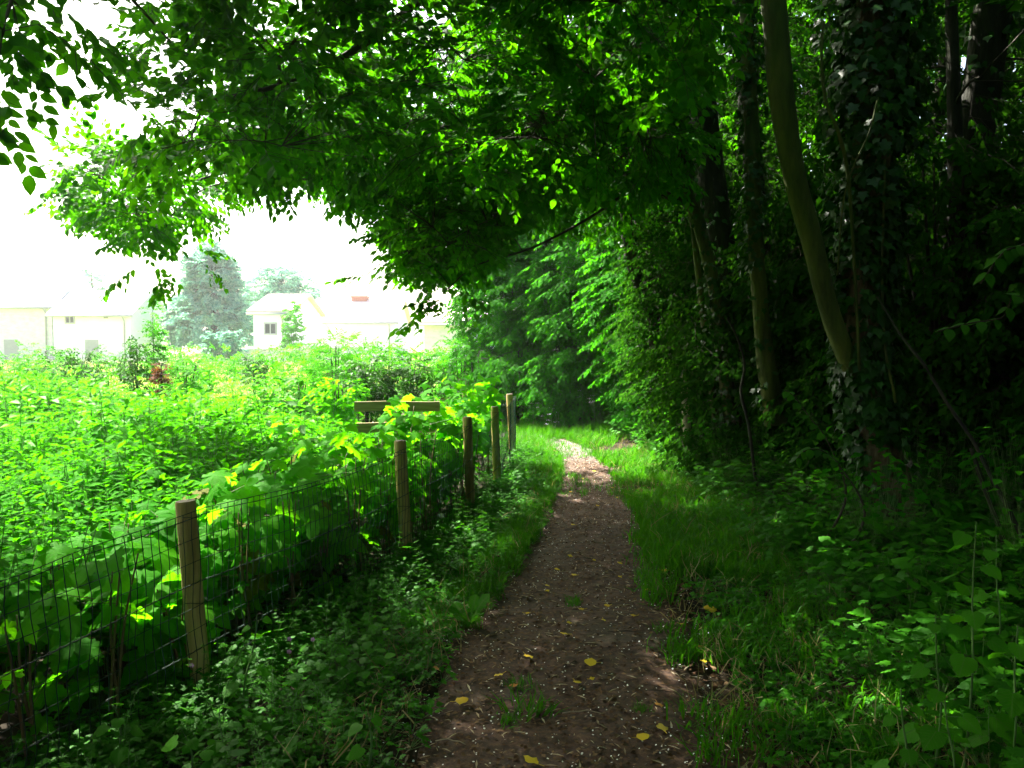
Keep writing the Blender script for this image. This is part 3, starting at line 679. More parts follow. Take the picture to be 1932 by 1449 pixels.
def barevis(P):
    x, y, d = proj(P); u = rng.random(len(P))
    return ~((np.abs(x - 1683 - (y - 920) * .12) < 46) & (y > 835) & (y < 1000) & (u < .88)) & ~((np.abs(x - 1612) < 17) & (y > 500) & (y < 640) & (u < .85))
t1 = make_tree('ivy_tree', 'big ivy covered tree on the right bank with flaking bark at its foot',
    [([W(1722, 1075, 5.9, .30, .4), W(1700, 990, 5.9, .20, .4), W(1672, 900, 5.9, .165, .7), W(1645, 780, 5.9, .15, 1.1), W(1628, 620, 5.9, .14, 1.0), W(1632, 450, 5.95, .14, 1.6), W(1645, 250, 6.0, .135, 2.6), W(1652, 0, 6.1, .13, 3.2), W(1655, -400, 6.3, .11, 3), W(1640, -1000, 6.7, .06, 2)], 'oldbark', 'trunk'),
     ([W(1632, 760, 5.86, .05), W(1600, 680, 5.8, .065), W(1560, 570, 5.76, .066), W(1530, 450, 5.75, .074), W(1500, 330, 5.75, .078), W(1477, 190, 5.75, .082), W(1458, 0, 5.78, .085), W(1440, -250, 5.8, .08), W(1380, -600, 5.7, .06), W(1250, -900, 5.4, .03)], 'algae', 'stem')],
    open_fence(np.concatenate([CR_B, CR_C, CR_O, CR_N])), ivy=11500, ivy_vis=barevis, cell=.95,
    extra=[[W(1440, -250, 5.8, .055), W(1150, -380, 5.6, .05), W(800, -330, 5.3, .04), W(450, -150, 5.0, .03), W(250, 0, 4.8, .018)],
           [W(1400, -500, 5.7, .05), W(900, -100, 5.9, .035), W(720, 60, 5.7, .028), W(560, 150, 5.5, .02), W(400, 190, 5.4, .012)],
           [W(800, -330, 5.3, .03), W(300, -250, 4.2, .02), W(60, -60, 3.7, .01), W(-10, 120, 3.3, .005)]])
a = Acc()
for rows in ([W(1553, 40, 5.55, .010), W(1550, 110, 5.5, .011), W(1558, 190, 5.5, .012), W(1580, 245, 5.5, .014), W(1600, 330, 5.6, .014), W(1612, 500, 5.7, .012), W(1622, 700, 5.7, .012)],
             [W(1655, 190, 5.5, .006), W(1640, 250, 5.45, .006), W(1608, 320, 5.45, .006), W(1590, 390, 5.5, .006), W(1580, 520, 5.6, .005)],
             [W(1690, 760, 5.66, .011), W(1668, 640, 5.68, .011), W(1665, 480, 5.7, .010), W(1670, 300, 5.7, .010)]):
    sp = smooth_path(rows, 20); a.tube(sp[:, :3], sp[:, 3], 6, 0, True, .1)
a.build('vine', [M['algae']], t1)

# ------------------------------------------------------------------ tree with the long bough reaching over the path
CR_A = poly_pts([(115, 325), (190, 275), (260, 262), (420, 240), (700, 220), (930, 230), (1010, 310), (970, 400), (905, 480), (860, 510), (800, 520), (750, 490), (720, 430), (720, 375), (640, 350), (560, 320), (480, 340), (420, 350), (385, 400), (330, 410), (290, 430), (250, 440), (210, 405), (165, 385), (120, 365)], 950, 6.8, 9.2, 21, .36)
CR_A3 = poly_pts([(650, 180), (930, 200), (1050, 260), (1000, 400), (905, 470), (860, 505), (800, 510), (740, 440), (720, 360), (640, 320)], 600, 8.0, 12.0, 23, .40)
CR_A4 = poly_pts([(930, 230), (1250, 200), (1290, 370), (1150, 430), (1000, 410)], 200, 8.6, 11.5, 24, .3)
CR_A5 = poly_pts([(430, 60), (1280, 40), (1270, 330), (960, 350), (900, 310), (700, 300), (560, 300), (430, 280)], 720, 6.0, 8.4, 25, .36)
CR_A2 = np.concatenate([at([820, 800, 835, 868, 690, 300, 330, 375, 385, 260], [560, 590, 565, 545, 520, 500, 515, 470, 500, 500], [7.4, 7.4, 7.5, 7.8, 7.4, 7.6, 7.6, 7.7, 7.7, 7.6]), poly_pts([(940, 0), (1300, 0), (1330, 330), (1000, 330)], 190, 7.2, 9.4, 22, .38)])
CR_O2 = np.stack([rng.uniform(-.4, 5, 1000), rng.uniform(6.5, 12.5, 1000), rng.uniform(4.4, 8.5, 1000)], -1); CR_O2 = CR_O2[vnoise(CR_O2 * 1.1, 72) > .36]; CR_O2 = CR_O2[gapmask(CR_O2)]; CR_O2 = np.concatenate([CR_O2, np.stack([rng.uniform(-.8, 1.2, 700), rng.uniform(6.5, 12.5, 700), rng.uniform(4.6, 8.8, 700)], -1)])
t2 = make_tree('arching_tree', 'slim tree with curved pale trunk and long bough arching over the path',
    [([W(1385, 800, 8.6, .085), W(1372, 740, 8.6, .07), W(1360, 640, 8.6, .066), W(1345, 530, 8.6, .066), W(1318, 420, 8.6, .068), W(1296, 350, 8.6, .064), W(1280, 230, 8.6, .06), W(1262, 110, 8.6, .06), W(1240, 0, 8.6, .058), W(1215, -200, 8.5, .05), W(1150, -500, 8.2, .03)], 'algae', 'trunk')],
    open_fence(np.concatenate([CR_A, CR_A2, CR_A3, CR_A4, CR_A5, CR_O2])), ivy=3600, ivy_vis=lambda P: (proj(P)[1] > 520) | (proj(P)[1] < 330) | (rng.random(len(P)) < .15), ivy_kw=dict(thick=(.01, .16), size=(.04, .075)),
    extra=[[W(1300, 385, 8.6, .045), W(1200, 345, 8.3, .045), W(1110, 300, 8.0, .044), W(1030, 258, 7.7, .042), W(950, 262, 7.4, .040), W(860, 276, 7.4, .036), W(760, 298, 7.5, .031), W(650, 322, 7.6, .025), W(540, 330, 7.7, .02), W(440, 322, 7.8, .015), W(340, 352, 7.8, .009)],
           [W(1030, 258, 7.7, .026), W(960, 190, 7.4, .022), W(880, 235, 7.3, .016), W(700, 245, 7.5, .012), W(600, 240, 7.6, .008)],
           [W(1200, 345, 8.3, .022), W(1130, 400, 8.0, .015), W(1010, 465, 7.6, .011), W(900, 500, 7.3, .008), W(850, 540, 7.2, .006)],
           [W(760, 298, 7.5, .016), W(640, 335, 7.6, .012), W(420, 345, 7.7, .009), W(330, 400, 7.7, .006), W(310, 440, 7.7, .004)]])

# ------------------------------------------------------------------ other trunks along the wood edge
def crown_box(x, y, z, n): 
    P = np.stack([rng.uniform(*x, n), rng.uniform(*y, n), rng.uniform(*z, n)], -1); P = P[vnoise(P * .9, 61) > .28]; return P[gapmask(P)]
make_tree('straight_tree', 'straight green barked trunk with ivy between the arching tree and the big ivy tree',
    [([W(1465, 800, 7.8, .11), W(1452, 720, 7.8, .095), W(1440, 640, 7.8, .08), W(1432, 550, 7.8, .076), W(1424, 400, 7.8, .072), W(1418, 250, 7.9, .07), W(1408, 0, 8.0, .07), W(1395, -400, 8.2, .05), W(1390, -800, 8.4, .03)], 'algae', 'trunk')],
    crown_box((2, 6), (5.5, 11), (4.2, 8.5), 260), ivy=3200, ivy_vis=lambda P: (proj(P)[1] < 530) | (proj(P)[1] > 745) | (rng.random(len(P)) < .15), ivy_kw=dict(thick=(.01, .12), size=(.04, .075)))
dark = [
    ('dark_tree', 'dark slender tree leaning left at the back of the leafy arch', [W(1245, 780, 11.5, .12), W(1232, 600, 11.5, .10), W(1190, 490, 11.5, .09), W(1178, 350, 11.4, .09), W(1185, 200, 11.3, .09), W(1200, 0, 11.2, .085), W(1215, -400, 11, .05)], 'bark', crown_box((.6, 5), (9, 14), (4.0, 8.5), 300), 300),
    ('dark_tree', 'thick black trunk rising behind the arching tree', [W(1420, 800, 10.2, .22), W(1390, 600, 10.2, .19), W(1350, 400, 10.2, .18), W(1325, 200, 10.2, .18), W(1305, 0, 10.2, .18), W(1290, -400, 10.2, .12)], 'bark', crown_box((1.5, 7), (9, 14), (4.2, 9.5), 300), 500),
    ('dark_tree', 'thin black trunk just left of the pale leaning stem', [W(1480, 800, 9.4, .13), W(1440, 500, 9.4, .12), W(1415, 250, 9.4, .11), W(1400, 0, 9.4, .11), W(1380, -400, 9.4, .07)], 'bark', crown_box((3, 8), (8, 13), (4.2, 9), 220), 300),
    ('dark_tree', 'thin twin stem standing close behind the curved pale trunk', [W(1352, 800, 9.0, .04), W(1330, 620, 9.0, .038), W(1318, 520, 9.0, .036), W(1308, 430, 8.9, .034), W(1300, 380, 8.8, .03), W(1290, 300, 8.8, .012)], 'algae', None, 0),
    ('dark_tree', 'dark leaning trunk before the bright gaps at far right', [W(1740, 900, 7.4, .20), W(1780, 600, 7.3, .18), W(1822, 350, 7.2, .165), W(1850, 180, 7.1, .16), W(1878, 0, 7.0, .15), W(1920, -300, 6.9, .1)], 'bark', crown_box((4.2, 9), (3.5, 9.5), (3.6, 8.5), 300), 500),
    ('dark_tree', 'dim upright trunk low at the right behind the leaning branches', [W(1830, 940, 6.8, .10), W(1824, 760, 6.8, .085), W(1815, 640, 6.8, .08), W(1808, 480, 6.8, .075), W(1800, 200, 6.9, .06), W(1790, -200, 7, .03)], 'bark', crown_box((3.2, 7), (5, 9), (3.4, 6), 120), 0),
    ('dark_tree', 'slim dark stem just right of the slender leaning tree', [W(1262, 790, 12.2, .07), W(1245, 600, 12.2, .06), W(1215, 500, 12.2, .055), W(1200, 380, 12.2, .05), W(1205, 200, 12.2, .04), W(1215, 0, 12.2, .03)], 'bark', crown_box((1.2, 4), (10.5, 14.5), (3.4, 6), 120), 0),
]
for nm, lb, rows, mk, cr, iv in dark:
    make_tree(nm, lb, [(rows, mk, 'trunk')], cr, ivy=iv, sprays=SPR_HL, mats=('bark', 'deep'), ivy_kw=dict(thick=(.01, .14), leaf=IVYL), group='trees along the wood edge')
# pale lichen stub among the herbs
s = thing('tree_stump', at(1295, 800, 9.4), 'pale lichen spotted broken stub rising from the undergrowth', 'stump')
a = Acc(); sp = smooth_path([W(1298, 830, 9.4, .05), W(1293, 760, 9.4, .043), W(1290, 690, 9.4, .036)], 8); a.tube(sp[:, :3], sp[:, 3], 10, 0, True, .25); a.build('trunk', [M['dry']], s)
# deeper wood: trees further right and behind, they close the wood and shade the path
deep = [(6.2, 3.2, 9), (8.5, 6.0, 10), (7.2, 9.5, 10), (9.8, 11.0, 11), (6.0, 13.0, 10), (8.5, 15.5, 11), (4.2, 16.5, 9.5), (11.5, 8.5, 11), (12, 14.5, 11), (4.6, .6, 9), (6.8, -1.5, 9), (3.6, -3.4, 9), (5.8, -5.5, 9), (1.9, 18.5, 9), (6.0, 19.5, 10), (12.5, 3.5, 10), (-2.2, -4.2, 8.5), (.8, -7.5, 9), (10.5, 19.5, 11), (2.6, -.8, 8.5), (-4.2, -1.6, 8), (-5.5, -5, 9), (-3.0, -7.5, 9), (3.0, -6.5, 9), (-8.0, -2.5, 8.5)]
lbl = {0: 'dark leafy tree filling the far right edge behind the broad leaved sapling', 1: 'dark tree deep in the wood behind the leaning trunk', 2: 'tree deep in the wood behind the big ivy tree', 3: 'far tree closing the wood behind the pale leaning stem', 4: 'leafy tree behind the straight green barked trunk', 6: 'leafy tree rising behind the bend of the path', 13: 'tall leafy tree closing the arch beyond the path bend'}
for i, (x, y, h) in enumerate(deep):
    z0 = float(height(x, y)); lx, ly = rng.normal(0, .5, 2)
    rows = [(x, y, z0 - .1, .2), (x + lx * .2, y + ly * .2, 2, .16), (x + lx * .6, y + ly * .6, 4.5, .13), (x + lx, y + ly, h - 1.5, .05)]
    n = 620
    P = ell_pts((x + lx * .6, y + ly * .6, h * .62), (3.1, 3.1, h * .36), n, .3); P = P[vnoise(P * .8, 15) > .15]
    if y > 2: P = np.concatenate([P, ell_pts((x, y, 2.0), (2.3, 2.1, 2.0), 240, .3)])
    P = P[(P[:, 2] > .3)]; P = P[gapmask(P)]
    P = P[~((P[:, 1] < 3.4) & (np.abs(P[:, 0]) < 2.0) & (P[:, 2] < 3.6))]
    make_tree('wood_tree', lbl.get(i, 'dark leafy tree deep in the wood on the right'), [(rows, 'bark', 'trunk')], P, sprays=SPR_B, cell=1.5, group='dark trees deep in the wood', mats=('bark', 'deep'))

P = ell_pts((-5.4, 4.5, 4.0), (1.8, 1.9, 2.3), 620, .2); P = P[P[:, 0] < -.70 * P[:, 1] - .25]  # unseen tree added outside the frame to keep sun off the verge
make_tree('unseen_shade_tree', 'unseen small tree added outside the left edge to shade the near verge', [([(-5.6, 4.4, -.3, .12), (-5.5, 4.5, 1.5, .10), (-5.5, 4.5, 3.2, .08), (-5.4, 4.5, 5.6, .03)], 'bark', 'trunk')], P, cell=1.2)

P = ell_pts((-6.2, 8.2, 8.2), (1.9, 2.3, 2.2), 1500, .1); _L = landing(P, .4); P = P[(_L[:, 0] > fencex(_L[:, 1]) + .30) & (_L[:, 0] < .6) & (_L[:, 1] < 5.0)]  # added unseen crown, trimmed so its shadow lands only on the verge
make_tree('unseen_shade_tree', 'unseen tall tree added left of the nettles with crown shaped to shade the verge', [([(-7.6, 8.5, -.3, .2), (-7.5, 8.5, 2.5, .17), (-7.1, 8.4, 5.0, .14), (-6.3, 8.3, 8.6, .04)], 'bark', 'trunk')], P, cell=1.2)

# ------------------------------------------------------------------ hedge like shrubs curving round the bend
SH = [ # x y  rx ry  h  label
    (2.55, 9.3, .8, 1.2, 2.3, 'low dense shrub beside the path below the curved pale trunk'),
    (2.75, 11.3, 1.1, 1.3, 3.9, 'green leafy shrub right of the path in the wood edge'),
    (2.45, 13.4, 1.1, 1.4, 4.6, 'tall green shrub with hanging sprays at right of the bend'),
    (1.75, 15.2, 1.2, 1.3, 5.0, 'bright green tall shrub facing the path at the bend'),
    (.65, 16.6, 1.3, 1.2, 5.4, 'brightest tall shrub in the middle of the leafy wall'),
    (-.25, 17.6, 1.0, 1.1, 4.7, 'leftmost tall shrub ending the leafy wall beside the meadow'),
    (3.6, 7.6, .9, 1.1, 1.6, 'dark low bush between the straight trunk and the ivy tree'),
    (4.2, 10.2, 1.3, 1.6, 3.6, 'dark shrub behind the arching tree in the wood'),
    (3.5, 15.4, 1.6, 1.6, 5.6, 'dark upper shrub behind the green leafy wall'),
    (1.6, 18.4, 1.7, 1.5, 6.4, 'tall bushy growth above the leafy wall at the bend'),
    (5.6, 7.4, 1.5, 1.4, 2.6, 'dark bush in the black wood right of the ivy tree'),
    (3.7, 6.9, .8, .8, 3.4, 'dark shrub standing close behind the big ivy tree'),
    (4.4, 6.2, .9, .9, 3.0, 'dark shrub right of the big ivy tree and behind its branches'),
    (3.3, 8.6, .8, .9, 3.4, 'dark shrub right of the straight green barked trunk'),
    (4.6, 4.9, 1.0, 1.0, 1.5, 'dark low bush under the leaning branches at far right'),
    (.15, 15.7, .8, .7, 1.5, 'low leafy bush behind the white umbels at the bend'),
    (-.75, 16.3, .7, .7, 1.4, 'low leafy bush at the left foot of the leafy wall'),
    (1.15, 14.9, .8, .7, 1.6, 'low leafy bush at the right of the white umbels'),
]
for i, (x, y, rx, ry, h, lb) in enumerate(SH):
    z0 = float(height(x, y)); t = thing('hedge_shrub', (x, y, z0), lb, 'shrub', 'shrubs along the wood edge')
    hm = 'deep' if (i in (0, 1) or 6 <= i < 15) and i != 9 else 'hedge'  # shrubs inside the wood take the leaf colour with shade put in
    n = int(330 * (rx + ry) / 2 * h / 3.2 * 1.35)
    P = ell_pts((x, y, z0 + h * .48), (rx, ry, h * .54), n, .45); P = P[P[:, 2] > z0 + .12]
    a = Acc(); b = Acc(); st = []
    for k in range(5):
        an = rng.uniform(0, 6.28); rr = rng.uniform(.2, .6)
        rows = [(x + .12 * math.cos(an), y + .12 * math.sin(an), z0 - .05, .03), (x + .3 * rr * rx * math.cos(an), y + .3 * rr * ry * math.sin(an), z0 + h * .35, .024), (x + rr * rx * math.cos(an), y + rr * ry * math.sin(an), z0 + h * .85, .008)]
        sp = smooth_path(rows, 10); a.tube(sp[:, :3], sp[:, 3], 6, 0, True, .15); st.append(sp)
    a.build('stem', [M['bark']], t)
    grow(b, np.concatenate(st), P, .7, 1, .012, .0028)
    D = unit((P - [x, y, z0 + h * .4]) / [rx, ry, h * .7]) + rng.normal(0, .35, P.shape); D[:, 2] = -.25 - .5 * rng.random(len(P))
    put_sprays(b, SPR_H if y < 15 else SPR_HL, P, unit(D), unit(np.column_stack([D[:, 0] * .5, D[:, 1] * .5, np.full(len(P), .9)])), rng.uniform(.8, 1.2, len(P)))
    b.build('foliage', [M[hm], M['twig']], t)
#PART3
# ------------------------------------------------------------------ meadow: nettles
def plant_nettle(leaf, seed, pairs=9):
    a = Acc(); r = np.random.default_rng(seed); H = .85
    zs = np.linspace(0, H, 6); bend = r.normal(0, .05, 2)
    c = lambda z: np.stack([bend[0] * (z / H) ** 2, bend[1] * (z / H) ** 2, z], -1)
    a.tube(c(zs), np.linspace(.004, .0018, 6), 3, 1, False)
    for k in range(pairs):
        t = .28 + .70 * (k / (pairs - 1)); z = H * t; l = .052 + .06 * math.sin(PI * min(1, (1.06 - t) * 1.35)) ; l *= r.uniform(.85, 1.15)
        for s in (0, PI):
            an = k * PI / 2 + s + r.normal(0, .3); d = np.array([math.cos(an), math.sin(an), .25 - .45 * (1 - t) + r.normal(0, .15) + (.5 if t > .93 else 0)])
            p = c(np.array(z)) + unit(d) * .018
            a.scatter(leaf, [p], frame([d], [r.normal(0, .25), r.normal(0, .25), 1]), l, rnd=[r.random()])
    return a.tpl()
NT_HI = [plant_nettle(NET, 30 + i) for i in range(4)]; NT_M = [plant_nettle(NETM, 40 + i) for i in range(4)]; NT_L = [plant_nettle(NETL, 50 + i, 7) for i in range(4)]

def up_frames(n, lean=.14):
    az = rng.uniform(0, 2 * PI, n); z = np.stack([rng.normal(0, lean, n), rng.normal(0, lean, n), np.ones(n)], -1); z = unit(z)
    x = np.stack([np.cos(az), np.sin(az), 0 * az], -1); x = unit(x - z * (x * z).sum(1, keepdims=True))
    return np.stack([x, np.cross(z, x), z], -1)

def put_plants(acc, tpls, P, S, lean=.14):
    k = rng.integers(0, len(tpls), len(P)); S = np.broadcast_to(S, (len(P),)); R = up_frames(len(P), lean)
    for i, t in enumerate(tpls):
        q = k == i
        if q.any(): acc.scatter(t, P[q], R[q], S[q])

def meadow_pts(n, y0, y1, gap=.6):
    y = y0 + (y1 - y0) * rng.random(n) ** .75
    xr = fencex(y) - gap; xl = -.72 * y - 1.2
    x = xl + (xr - xl) * rng.random(n)
    ok = x < xr
    return np.stack([x, y, height(x, y)], -1)[ok]
CL = lambda P, s, k: vnoise(np.stack([P[:, 0] * s, P[:, 1] * s], -1), k)
a = Acc()
P = meadow_pts(2100, 2.4, 7.5); P = P[CL(P, 1.1, 4) > .22]; put_plants(a, NT_HI, P, .52 + .75 * CL(P, .7, 14) + rng.normal(0, .08, len(P)))
P = meadow_pts(4200, 7.0, 14); P = P[CL(P, .9, 4) > .16]; put_plants(a, NT_M, P, .45 + 1.0 * CL(P, .5, 14) + rng.normal(0, .08, len(P)))
tag(a.build('nettle_bed', [M['nettle'], M['stem']]), 'dense bed of bright green stinging nettles filling the meadow left of the fence', 'nettles', kind='stuff')

# taller mixed meadow growth further out
def blades(n, h, w, spread, curve, seed, mi=0):
    a = Acc(); r = np.random.default_rng(seed)
    for i in range(n):
        an = r.uniform(0, 6.28); b = np.array([r.normal(0, spread), r.normal(0, spread), 0]); o = np.array([math.cos(an), math.sin(an), 0]); hh = h * r.uniform(.5, 1.1); cv = curve * r.uniform(.3, 1.3) * hh
        s = np.array([-o[1], o[0], 0]) * w * .5
        m = b + o * cv * .28 + [0, 0, hh * .55]; e = b + o * cv + [0, 0, hh * (1 - .25 * curve)]
        V = np.array([b - s, b + s, m + s * .8, m - s * .8, e]); a.raw(V, np.array([0, 1, 2, 3, 3, 2, 4]), np.array([4, 3]), np.full(2, mi), V[:, :2], np.full(2, r.random()))
    return a.tpl()
GR_S = [blades(11, .14, .007, .04, .7, 60 + i) for i in range(4)]; GR_T = [blades(18, .30, .006, .035, .6, 70 + i) for i in range(4)]; GR_H = [blades(12, .9, .014, .10, .35, 80 + i) for i in range(4)]
GR_D = [blades(6, .16, .005, .05, .9, 90 + i, 1) for i in range(3)]
a = Acc()
n = 5200; y = 13 + 40 * rng.random(n) ** 1.3; x = -.72 * y - 2 + (.72 * y + 2 - 1.5 - .10 * (y - 13)) * rng.random(n); P = np.stack([x, y, height(x, y)], -1)
P = P[(P[:, 0] < fencex(P[:, 1]) - .4) | (P[:, 1] > 19)]
put_plants(a, GR_H, P, rng.uniform(.6, 1.1, len(P)), .2)
tag(a.build('meadow_grass', [M['hay'], M['hay']]), 'tall pale sunlit meadow grass beyond the nettles', 'meadow grass', kind='stuff')
a = Acc(); n = 2400; y = 12.5 + 12 * rng.random(n); x = -.72 * y - 1 + (.72 * y + 1 - 1.2 - .02 * y) * rng.random(n); P = np.stack([x, y, height(x, y)], -1); P = P[(P[:, 0] < fencex(P[:, 1]) - .4) & (CL(P, .5, 22) > .4)]
put_plants(a, NT_L, P, rng.uniform(.75, 1.35, len(P)))
n = 900; y = 7.5 + 9 * rng.random(n); x = -.70 * y + (.70 * y - 1.6) * rng.random(n); P = np.stack([x, y, height(x, y)], -1); P = P[(P[:, 0] < fencex(P[:, 1]) - .8) & (CL(P, .7, 25) > .62)]
put_plants(a, NT_L, P, rng.uniform(1.05, 1.65, len(P)))
tag(a.build('meadow_herbs', [M['bushl'], M['stem']]), 'yellow green tall herbs growing beyond the nettle bed', 'meadow herbs', kind='stuff')

# ------------------------------------------------------------------ bushes standing in the meadow
def bush(name, label, px, pytop, d, rx, h, mat, n=170, leaf=OVL, ll=.06, shell=.35, cat='bush', taper=0.0, group=None, stemmat='bark', nst=4, ssc=1.0):
    c = at(px, pytop, d); ztop = c[2]; x, y = c[0], d; z0 = float(height(x, y)); t = thing(name, (x, y, z0), label, cat, group)
    zc = ztop - h / 2; P = ell_pts((x, y, zc), (rx, rx, h / 2), n, shell)
    if taper: P[:, :2] = [x, y] + (P[:, :2] - [x, y]) * (1 - taper * (P[:, 2:3] - zc + h / 2) / h)
    a = Acc(); sks = []
    for k in range(nst):
        an = rng.uniform(0, 6.28); rr = rng.uniform(0, .55) * rx
        sp = smooth_path([(x + .05 * math.cos(an), y + .05 * math.sin(an), z0 - .05, .02), (x + rr * .4 * math.cos(an), y + rr * .4 * math.sin(an), z0 * .4 + zc * .6, .015), (x + rr * (1 - taper) * math.cos(an), y + rr * (1 - taper) * math.sin(an), ztop - h * .15, .005)], 8)
        a.tube(sp[:, :3], sp[:, 3], 5, 0, True); sks.append(sp)
    a.build('stem', [M[stemmat]], t)
    b = Acc(); _, A = grow(b, np.concatenate(sks), P, .5, 1, .008, .002)
    D, Nn = spray_dirs(P, A, .1, .5); sp_ = [spray(leaf, 12, .24, ll, .4) for _ in range(3)]
    put_sprays(b, sp_, P, D, Nn, ssc * rng.uniform(.8, 1.2, len(P)))
    b.build('foliage', [M[mat], M['twig']], t); return t
bush('meadow_bush', 'dark leafy bush with a slim shoot behind the red leaved plant', 258, 640, 15, .34, 1.0, 'bushd', 110)
bush('meadow_bush', 'thin tall shoot rising from the dark bush towards the far roofs', 287, 556, 15.2, .12, 2.0, 'bushl', 90, taper=.6, nst=1, ssc=.8)
bush('red_leaved_plant', 'small reddish brown leaved plant standing in the nettles', 303, 676, 13.5, .08, .75, 'red', 110, taper=.1, ssc=.5)
bush('meadow_bush', 'dark stemmed bush at the left among pale meadow grass', 140, 655, 16, .62, .95, 'bushd', 130)
bush('clipped_bush', 'small round dark bush alone in the bright meadow', 478, 668, 19, .27, .9, 'bushd', 170, ssc=.7)
bush('meadow_bush', 'feathery pale green bush left of the dark leafy one above the rails', 632, 632, 13.5, .42, 1.3, 'bushl', 170, leaf=NARROW, ll=.12)
bush('meadow_bush', 'dark leafy bush above the wooden rails', 695, 672, 12.2, .36, .95, 'bushd', 150)
bush('meadow_bush', 'mid green bush right of the wooden rails', 775, 668, 12.6, .40, .9, 'bushd', 150)
bush('meadow_bush', 'broad pale green bush spreading behind the wooden rails', 735, 640, 14.6, .85, 1.3, 'bushl', 260)
bush('meadow_bush', 'light green bush at the far left edge of the meadow', 30, 668, 17, .8, .8, 'bushl', 150)
bush('meadow_bush', 'low light green bush right of the red leaved plant', 350, 672, 15.5, .5, .7, 'bushl', 120)
bush('meadow_bush', 'pale green bush before the left end of the low building', 200, 668, 20, .8, .8, 'bushl', 150)
bush('meadow_bush', 'slim pale bush beside the left end of the leafy wall', 868, 640, 16.5, .5, 1.6, 'bushl', 170)
for px_, py_, d_, r_, h_, lb_ in [(80, 650, 22, 1.0, 1.3, 'rounded pale bush in front of the long low building'), (395, 655, 21, .9, 1.2, 'pale bush below the broad conifer'), (455, 664, 24, .8, 1.1, 'pale low bush behind the small round dark bush'), (535, 645, 23, 1.1, 1.5, 'pale bush below the gable house'), (590, 640, 18, .8, 1.4, 'pale bush left of the feathery green bush'), (330, 648, 25, 1.0, 1.3, 'pale bush behind the thin tall shoot'), (820, 655, 19, .9, 1.3, 'pale bush before the stone barn'), (680, 648, 20, 1.1, 1.4, 'pale bush below the brick chimney house'), (5, 690, 13, .7, .9, 'yellow green bush cut by the left edge of the view'), (560, 690, 13.5, .6, .9, 'low pale bush left of the wooden rails')]:
    bush('meadow_bush', lb_, px_, py_, d_, r_, h_, 'bushl', int(190 * r_), ll=.07, group='pale bushes in the far meadow')
bush('orange_tinged_plant', 'yellow orange tinged plant left of the rails', 640, 708, 10.5, .18, .5, 'maple', 45, ll=.08)
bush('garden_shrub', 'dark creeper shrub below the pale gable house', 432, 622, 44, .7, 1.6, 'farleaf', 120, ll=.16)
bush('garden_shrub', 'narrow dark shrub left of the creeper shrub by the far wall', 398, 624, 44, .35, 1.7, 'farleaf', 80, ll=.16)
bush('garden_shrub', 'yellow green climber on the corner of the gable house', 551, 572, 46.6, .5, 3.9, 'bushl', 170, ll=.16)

# ------------------------------------------------------------------ young maples crowding the far side of the fence
def sapling(x, y, ztop, n, rad, lsize, label, brown=0, facing=0.0):
    brown = int(brown * 1.6)
    z0 = float(height(x, y)); H = ztop - z0; t = thing('maple_sapling', (x, y, z0), label, 'sapling', 'young maples behind the wire fence')
    a = Acc(); sks = []
    for k in range(3):
        an = rng.uniform(0, 6.28); r_ = rad * rng.uniform(.1, .7)
        sp = smooth_path([(x + .03 * k, y, z0 - .03, .008), (x + r_ * .5 * math.cos(an), y + r_ * .5 * math.sin(an), z0 + H * .5, .006), (x + r_ * math.cos(an), y + r_ * math.sin(an), z0 + H * .92, .003)], 9); a.tube(sp[:, :3], sp[:, 3], 5, 0, True); sks.append(sp)
    sk = np.concatenate(sks); a.build('stem', [M['rstem']], t)
    n = int(n * 2.4); P = ell_pts((x, y, z0 + H * .62), (rad * 1.15, rad * 1.25, H * .42), n, .2)
    lim = fencex(P[:, 1]) - .10; P[:, 0] = np.minimum(P[:, 0], lim - .15 * rng.random(n))
    A = sk[[int(np.argmin(((sk[:, :3] - p + [0, 0, .06]) ** 2).sum(1))) for p in P], :3]
    for part, sel, mk in (('leaves', slice(brown, None), 'maple'), ('brown_leaves', slice(0, brown), 'maple_brown')):
        p, q = P[sel], A[sel]
        if not len(p): continue
        b = Acc(); prisms(b, q, p, .0014, 1)
        o = p - q; o[:, 2] = 0; o = unit(o + rng.normal(0, .12, o.shape) * [1, 1, 0] + 1e-4)
        d = o * 1.0 + np.stack([0 * o[:, 0], -facing + 0 * o[:, 0], -.35 - .4 * rng.random(len(p))], -1)
        nn = np.stack([.25 * o[:, 0] + rng.normal(0, .3, len(p)), .25 * o[:, 1] - facing * .8 + rng.normal(0, .3, len(p)), .9 + 0 * o[:, 0]], -1)
        b.scatter(MAPLE, p, frame(d, nn), lsize * rng.uniform(.55, 1.15, len(p)), rnd=rng.random(len(p)))
        b.build(part, [M[mk], M['rstem']], t)
